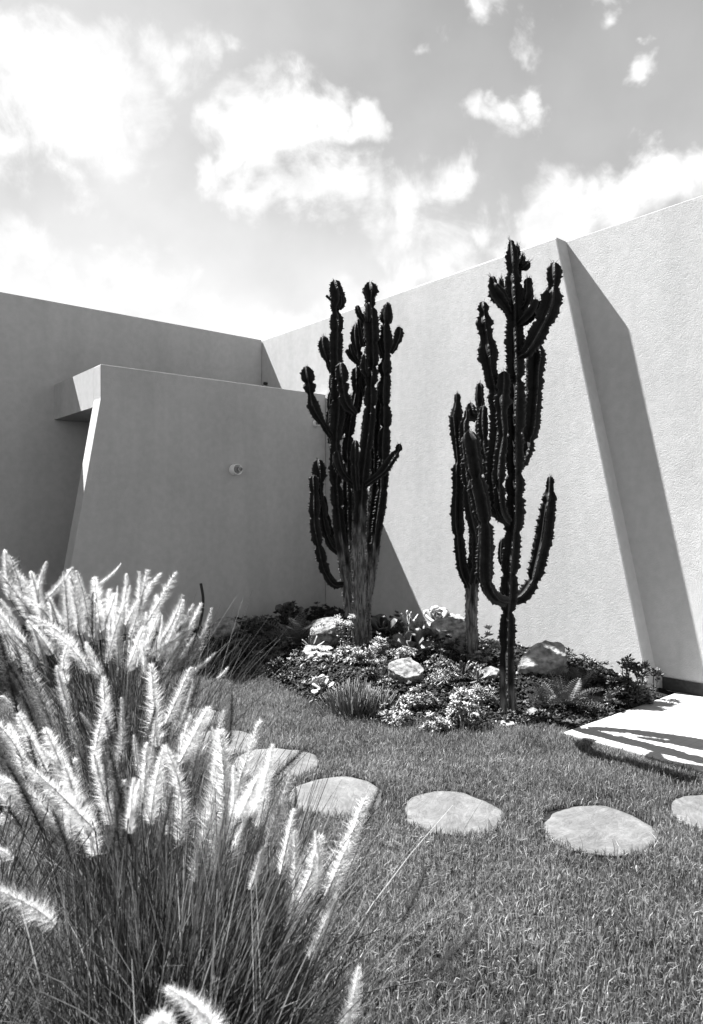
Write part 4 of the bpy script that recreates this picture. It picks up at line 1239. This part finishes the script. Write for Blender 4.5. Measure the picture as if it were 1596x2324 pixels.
ok = (cx_ * WU.x + cy_ * WU.y < a_u - .03) & (cx_ * WN.x + cy_ * WN.y < D_FRONT - .05)
cx_, cy_ = cx_[ok], cy_[ok]; n = len(cx_)
V, F, T = scatter(LEAF_S[0] * np.array([1, 1, .3]), LEAF_S[1], rand_rot(n) * rng.uniform(.015, .04, n)[:, None, None], np.stack([cx_, cy_, np.maximum(bedz(cx_, cy_), .02) + .012], -1), rng.uniform(.8, 3.2, n))
o = link('leaf_litter', mesh_np('leaf_litter', V, F, M['leaf_mid'], True, {'tint': T}))
tag(o, 'dry fallen leaves lying on the gravel of the bed', 'leaf litter', kind='stuff')

# irrigation pipe standing out of the bed
pp = [P(x, y, 7.25) for x, y in [(450, 1450), (454, 1420), (460, 1385), (461, 1355), (456, 1324)]]
b0 = pp[0]
V, F = tube_mesh([(catmull(np.c_[np.array([list(q - b0) for q in pp]), np.ones(5)], 60)[:, :3], .0145, .0145)], 10)
o = link('irrigation_pipe', mesh_np('irrigation_pipe', V, F, M['pipe'], True), None, b0)
tag(o, 'bent black irrigation pipe sticking up in front of the porch wall', 'pipe')

# ------------------------------------------------------------------ fountain grass
def plume_mesh(seed, bend, mat, n=1500, length=1.0, rad=.1, tone=1.0):
    """bottle-brush flower spike of unit length along +Z"""
    rr = np.random.default_rng(seed)
    t = rr.uniform(0, 1, n) ** .92
    cx = bend * t * t; 
    env = np.interp(t, [0, .08, .25, .55, .85, 1], [.5, .9, 1, .9, .6, .28])
    a = rr.uniform(0, 6.28, n)
    upw = rr.uniform(.35, 1.15, n)
    L = rad * 1.18 * env * rr.uniform(.5, 1.2, n) * np.where(rr.uniform(0, 1, n) < .3, 1.55, 1.0)
    d = np.stack([np.cos(a), np.sin(a), upw], -1); d /= np.linalg.norm(d, axis=1)[:, None]
    tgx = 2 * bend * t
    base = np.stack([cx, np.zeros(n), t], -1) + d * .006
    tip = base + d * (L * 1.25)[:, None]; tip[:, 0] += L * tgx * .8
    tip[:, 2] -= L * .12
    sd = np.cross(d, rr.normal(size=(n, 3))); sd /= np.linalg.norm(sd, axis=1)[:, None]
    w = rr.uniform(.0011, .0030, n)[:, None]
    V = np.stack([base - sd * w, base + sd * w, tip], 1).reshape(-1, 3)
    F = np.arange(n * 3).reshape(-1, 3)
    # seeds: fatter spikelets hugging the axis
    m_ = 90
    t2 = rr.uniform(0, 1, m_); a2 = rr.uniform(0, 6.28, m_)
    d2 = np.stack([np.cos(a2), np.sin(a2), np.full(m_, 1.3)], -1); d2 /= np.linalg.norm(d2, axis=1)[:, None]
    e2 = np.interp(t2, [0, .1, .8, 1], [.7, 1, .8, .3])
    b2 = np.stack([bend * t2 * t2, np.zeros(m_), t2], -1)
    sd2 = np.cross(d2, rr.normal(size=(m_, 3))); sd2 /= np.linalg.norm(sd2, axis=1)[:, None]
    q = np.stack([b2, b2 + d2 * (.03 * e2)[:, None] + sd2 * .007, b2 + d2 * (.055 * e2)[:, None], b2 + d2 * (.03 * e2)[:, None] - sd2 * .007], 1).reshape(-1, 3)
    b0 = len(V)
    i4 = np.arange(m_)[:, None] * 4 + b0
    F2 = np.concatenate([i4 + [0, 1, 2], i4 + [0, 2, 3]], 1).reshape(-1, 3)
    # axis
    ax = np.array([[bend * s * s, 0, s] for s in np.linspace(-.03, 1, 10)])
    TV, TF = tube_mesh([(ax, .006, .002)], 3)
    b1 = b0 + len(q)
    F3 = np.vstack([TF[:, [0, 1, 2]], TF[:, [0, 2, 3]]]) + b1
    Vall = np.vstack([V, q, TV]); Fall = np.vstack([F, F2, F3])
    tint = tone * np.r_[np.repeat(rr.uniform(.6, 1.2, n), 3), np.full(len(q), .8), np.full(len(TV), .3)]
    return mesh_np('plume', Vall, Fall, mat, False, {'tint': tint})
PL = [plume_mesh(50 + i, b, M['plume'], rad=r_, tone=t_, n=n_) for i, (b, r_, t_, n_) in enumerate([(.06, .1, 1, 1500), (.14, .085, .85, 1300), (.22, .1, 1.1, 1600), (.1, .075, .7, 1100), (.32, .085, .9, 1300), (.02, .11, 1.05, 1700), (.18, .065, .6, 900), (.4, .095, .95, 1200), (.12, .1, .55, 700)])]
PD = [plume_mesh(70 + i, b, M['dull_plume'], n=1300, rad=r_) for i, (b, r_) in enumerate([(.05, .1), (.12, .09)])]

def ZA(x, y): return (x * .36, 1213 + y * .36)
def ZB(x, y): return (x * .36, 1723.7 + y * .36)
def ZC(x, y): return (510.7 + x * .36, 1659.8 + y * .36)
def ZD(x, y): return (1021.4 + x * .36, 1659.8 + y * .36)

def fountain_grass(base, label, spec, nleaf, leaf_h, seed, spread, extra=0, lean=(0, 0), leaf_w=.0036):
    """spec: (foot px, tip px, depth, dull). Plumes are parts, thin stalks and leaves are uncountable"""
    rr = np.random.default_rng(seed)
    root = empty('fountain_grass', base, label, 'grass clump', 'fountain grass clumps in the foreground')
    base = Vector(base)
    paths = []
    for i, (f, t, dep, dull) in enumerate(spec):
        a = P(*f, dep); b = P(*t, dep + rr.uniform(-.12, .08))
        v = b - a
        L_ = v.length
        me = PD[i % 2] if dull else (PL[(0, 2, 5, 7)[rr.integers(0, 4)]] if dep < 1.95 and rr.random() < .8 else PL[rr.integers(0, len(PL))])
        o = link('plume', me, root)
        q = v.to_track_quat('Z', 'X')
        spin = Quaternion((0, 0, 1), (0 if v.x > 0 else math.pi) + rr.normal(0, .7))
        # tip bends outwards/downwards
        bend_axis = Vector((v.x, v.y, 0))
        o.matrix_local = Matrix.Translation(a - base) @ (q @ spin).to_matrix().to_4x4() @ Matrix.Diagonal((L_ * rr.uniform(.8, 1.15), L_ * rr.uniform(.8, 1.15), L_, 1))
        # stalk
        s0 = base + Vector((rr.normal(0, spread * .35), rr.normal(0, spread * .35), 0))
        mid = s0.lerp(a, .55) + Vector((0, 0, .1 * (a - s0).length)) - Vector((v.x, v.y, 0)) * .15
        pts = catmull(np.c_[np.array([list(s0 - base), list(mid - base), list(a - base), list(a - base + v * .12)]), np.ones(4)], 14)[:, :3]
        paths.append((pts, .0020, .0014))
    V, F = tube_mesh(paths, 3)
    o = link('stalks', mesh_np('stalks', V, F, M['reed'], True, {'tint': np.full(len(V), .7)}), root); o['kind'] = 'stuff'
    # long thin leaves
    n = nleaf; k = 7
    az = rr.uniform(0, 6.28, n)
    bx = rr.normal(0, spread * .45, n); by = rr.normal(0, spread * .45, n)
    h = leaf_h * rr.uniform(.45, 1.15, n); out = np.abs(rr.normal(.22, .2, n)) * leaf_h
    droop = rr.uniform(0, .55, n) ** 2 * 1.6
    tt = np.linspace(0, 1, k)
    ox = np.cos(az) * out + lean[0] * h + bx * .6; oy = np.sin(az) * out + lean[1] * h + by * .6
    X = bx[:, None] + ox[:, None] * (tt ** 1.5)[None]
    Y = by[:, None] + oy[:, None] * (tt ** 1.5)[None]
    Zv = h[:, None] * (tt[None] - droop[:, None] * tt[None] ** 3 * .6)
    ph = rr.uniform(0, 6.28, n)
    w = leaf_w * rr.uniform(.6, 1.4, n)[:, None] * (1 - .75 * tt ** 2)[None] / 2
    wx, wy = np.cos(ph)[:, None] * w, np.sin(ph)[:, None] * w
    V = np.stack([np.stack([X - wx, Y - wy, Zv], -1), np.stack([X + wx, Y + wy, Zv], -1)], 2).reshape(n, k * 2, 3)
    idx = np.arange(k - 1) * 2
    Fb = np.stack([idx, idx + 1, idx + 3, idx + 2], -1)
    F = ((np.arange(n) * k * 2)[:, None, None] + Fb[None]).reshape(-1, 4)
    tint = np.repeat(np.clip(rr.gamma(1.8, .55, n), .12, 4), k * 2)
    o = link('leaves', mesh_np('leaves', V.reshape(-1, 3), F, M['reed'], False, {'tint': tint}), root); o['kind'] = 'stuff'
    return root

A_ = lambda f, t, d=3.1, dull=False: (ZA(*f), ZA(*t), d, dull)
B_ = lambda f, t, d=1.75, dull=False: (ZB(*f), ZB(*t), d, dull)
C_ = lambda f, t, d=1.85, dull=False: (ZC(*f), ZC(*t), d, dull)
specA = [A_((1170, 840), (1405, 510)), A_((1090, 890), (1340, 600)), A_((1050, 820), (1310, 458)), A_((985, 800), (1222, 462)), A_((1015, 690), (1195, 405)),
         A_((860, 840), (1010, 490)), A_((850, 680), (1082, 320)), A_((930, 770), (1222, 590)), A_((820, 650), (962, 285)), A_((740, 570), (862, 295)),
         A_((860, 500), (930, 285)), A_((720, 470), (760, 335)), A_((610, 320), (788, 230), 3.2), A_((640, 620), (578, 212)), A_((700, 700), (690, 350)),
         A_((560, 560), (520, 225)), A_((500, 640), (480, 215)), A_((290, 410), (475, 240), 3.2), A_((235, 420), (240, 190)), A_((280, 560), (195, 235)),
         A_((170, 480), (90, 120), 3.2), A_((70, 420), (28, 100)), A_((280, 640), (30, 200)), A_((250, 800), (0, 390), 2.9), A_((330, 760), (190, 530), 2.9),
         A_((520, 800), (370, 430), 2.9), A_((560, 880), (430, 540), 2.8), A_((640, 920), (540, 680), 2.7), A_((430, 940), (290, 690), 2.7), A_((400, 570), (325, 410)),
         A_((1365, 915), (1455, 848), 3.0), A_((1205, 870), (1375, 772), 3.0), A_((130, 610), (10, 390), 2.9), A_((480, 480), (458, 290), 3.3), A_((770, 610), (728, 460), 3.3),
         A_((690, 600), (640, 290), 3.2), A_((450, 720), (420, 380), 3.0), A_((600, 700), (600, 420), 3.0), A_((800, 560), (800, 330), 3.3), A_((950, 620), (1000, 390), 3.3),
         A_((1080, 760), (1140, 560), 3.2), A_((360, 620), (250, 330), 3.1), A_((160, 700), (-60, 420), 2.8), A_((750, 830), (740, 560), 3.0), A_((900, 900), (960, 640), 2.9), A_((140, 420), (110, 150), 3.4, True)]
specM = [A_((680, 1290), (640, 910), 2.4), A_((990, 1340), (965, 890), 2.4), A_((590, 1260), (520, 1110), 2.4), A_((1440, 1340), (1485, 1030), 2.3, True), A_((120, 1160), (-10, 570), 2.2, True),
         A_((230, 1210), (50, 790), 2.2, True), A_((340, 1250), (170, 750), 2.2), A_((430, 1100), (360, 830), 2.4), A_((870, 1500), (850, 1250), 2.2), A_((1330, 1560), (1440, 1250), 2.2),
         A_((520, 1420), (400, 1050), 2.1), A_((760, 1480), (660, 1080), 2.2, True), A_((140, 1420), (-40, 980), 1.9), A_((300, 1500), (120, 1130), 1.9), A_((60, 1480), (-120, 1130), 1.8, True),
         A_((1210, 1560), (1250, 1300), 2.2), A_((1060, 1480), (1100, 1180), 2.3), A_((440, 1600), (300, 1200), 1.9)]
specB = [B_((600, 450), (215, 20), 1.5), B_((380, 440), (40, -20), 1.5), B_((300, 320), (-30, -80), 1.5), B_((825, 540), (690, -90), 1.55, True), B_((560, 490), (420, 40), 1.6),
         B_((1125, 560), (1270, -80), 1.8), B_((1230, 780), (1420, -10), 1.75), B_((1350, 800), (1560, -120), 1.75), B_((950, 410), (975, -20), 1.9), B_((700, 420), (600, -40), 1.7),
         B_((350, 1050), (80, 720), 1.1), B_((1080, 1700), (920, 1420), 1.1), B_((1370, 1740), (1220, 1390), 1.1), B_((60, 300), (-120, 60), 1.35), B_((1050, 480), (1130, 60), 1.9),
         B_((90, 640), (-90, 420), 1.2),
         C_((0, 660), (115, 120), 1.9), C_((235, 770), (425, 270), 1.9), C_((300, 300), (525, 92), 2.0, True), C_((470, 1170), (605, 670), 1.75), C_((640, 1040), (890, 460), 1.8),
         C_((530, 1440), (725, 1030), 1.6), C_((815, 740), (985, 350), 1.85, True), C_((395, 1270), (545, 810), 1.7), C_((740, 1880), (870, 1640), 1.45), C_((1110, 1200), (1310, 890), 1.7, True),
         C_((1290, 1560), (1600, 1270), 1.5, True), C_((200, 600), (320, 380), 2.0), C_((480, 1500), (620, 1200), 1.6, True),
         (ZD(310, 1870), ZD(465, 1610), 1.4, True)]
rx = random.Random(5)
for i in range(52):
    fx_, fy_ = rx.uniform(-40, 1100), rx.uniform(520, 900)
    sl = (fx_ - 480) / 700
    ln = rx.uniform(200, 400)
    specA.append(A_((fx_, fy_), (fx_ + sl * ln * .62 + rx.uniform(-40, 40), fy_ - ln * (1 - .2 * abs(sl))), rx.uniform(2.8, 3.5), rx.random() < .15))
for i in range(22):
    fx_, fy_ = rx.uniform(-40, 1300), rx.uniform(1150, 1750)
    sl = (fx_ - 620) / 700
    ln = rx.uniform(280, 420)
    specM.append(A_((fx_, fy_), (fx_ + sl * ln * .6 + rx.uniform(-50, 50), fy_ - ln), rx.uniform(1.8, 2.4), rx.random() < .3))
for i in range(15):
    fx_, fy_ = rx.uniform(-150, 620), rx.uniform(500, 1450)
    ln = rx.uniform(260, 420)
    specB.append((ZC(fx_, fy_), ZC(fx_ + ln * rx.uniform(.22, .52), fy_ - ln), rx.uniform(1.55, 1.9), rx.random() < .25))
for i in range(24):
    fx_, fy_ = rx.uniform(-60, 1000), rx.uniform(250, 700)
    sl = (fx_ - 700) / 700
    ln = rx.uniform(300, 480)
    specB.append((ZB(fx_, fy_), ZB(fx_ + sl * ln * .6 + rx.uniform(-50, 50), fy_ - ln), rx.uniform(1.4, 1.9), rx.random() < .4))
fountain_grass((-1.05, 3.25, 0), 'farther fountain grass clump with white plumes fanned against the porch wall', specA, 2000, .95, 1, .26, lean=(.0, 0))
fountain_grass((-.72, 2.35, 0), 'middle fountain grass clump with plumes at the left of the lawn', specM, 1600, .8, 2, .22)
specC = [sp for sp in specB if sp[0][0] < 215]
specB = [sp for sp in specB if sp[0][0] >= 215]
fountain_grass((-.98, 1.5, 0), 'fountain grass clump with arching leaves at the left picture edge', specC, 2400, .62, 4, .3, lean=(-.02, .0))
fountain_grass((-.42, 1.62, 0), 'nearest fountain grass clump leaning over the lawn in the bottom left corner', specB, 3000, .78, 3, .24, lean=(.08, .02))
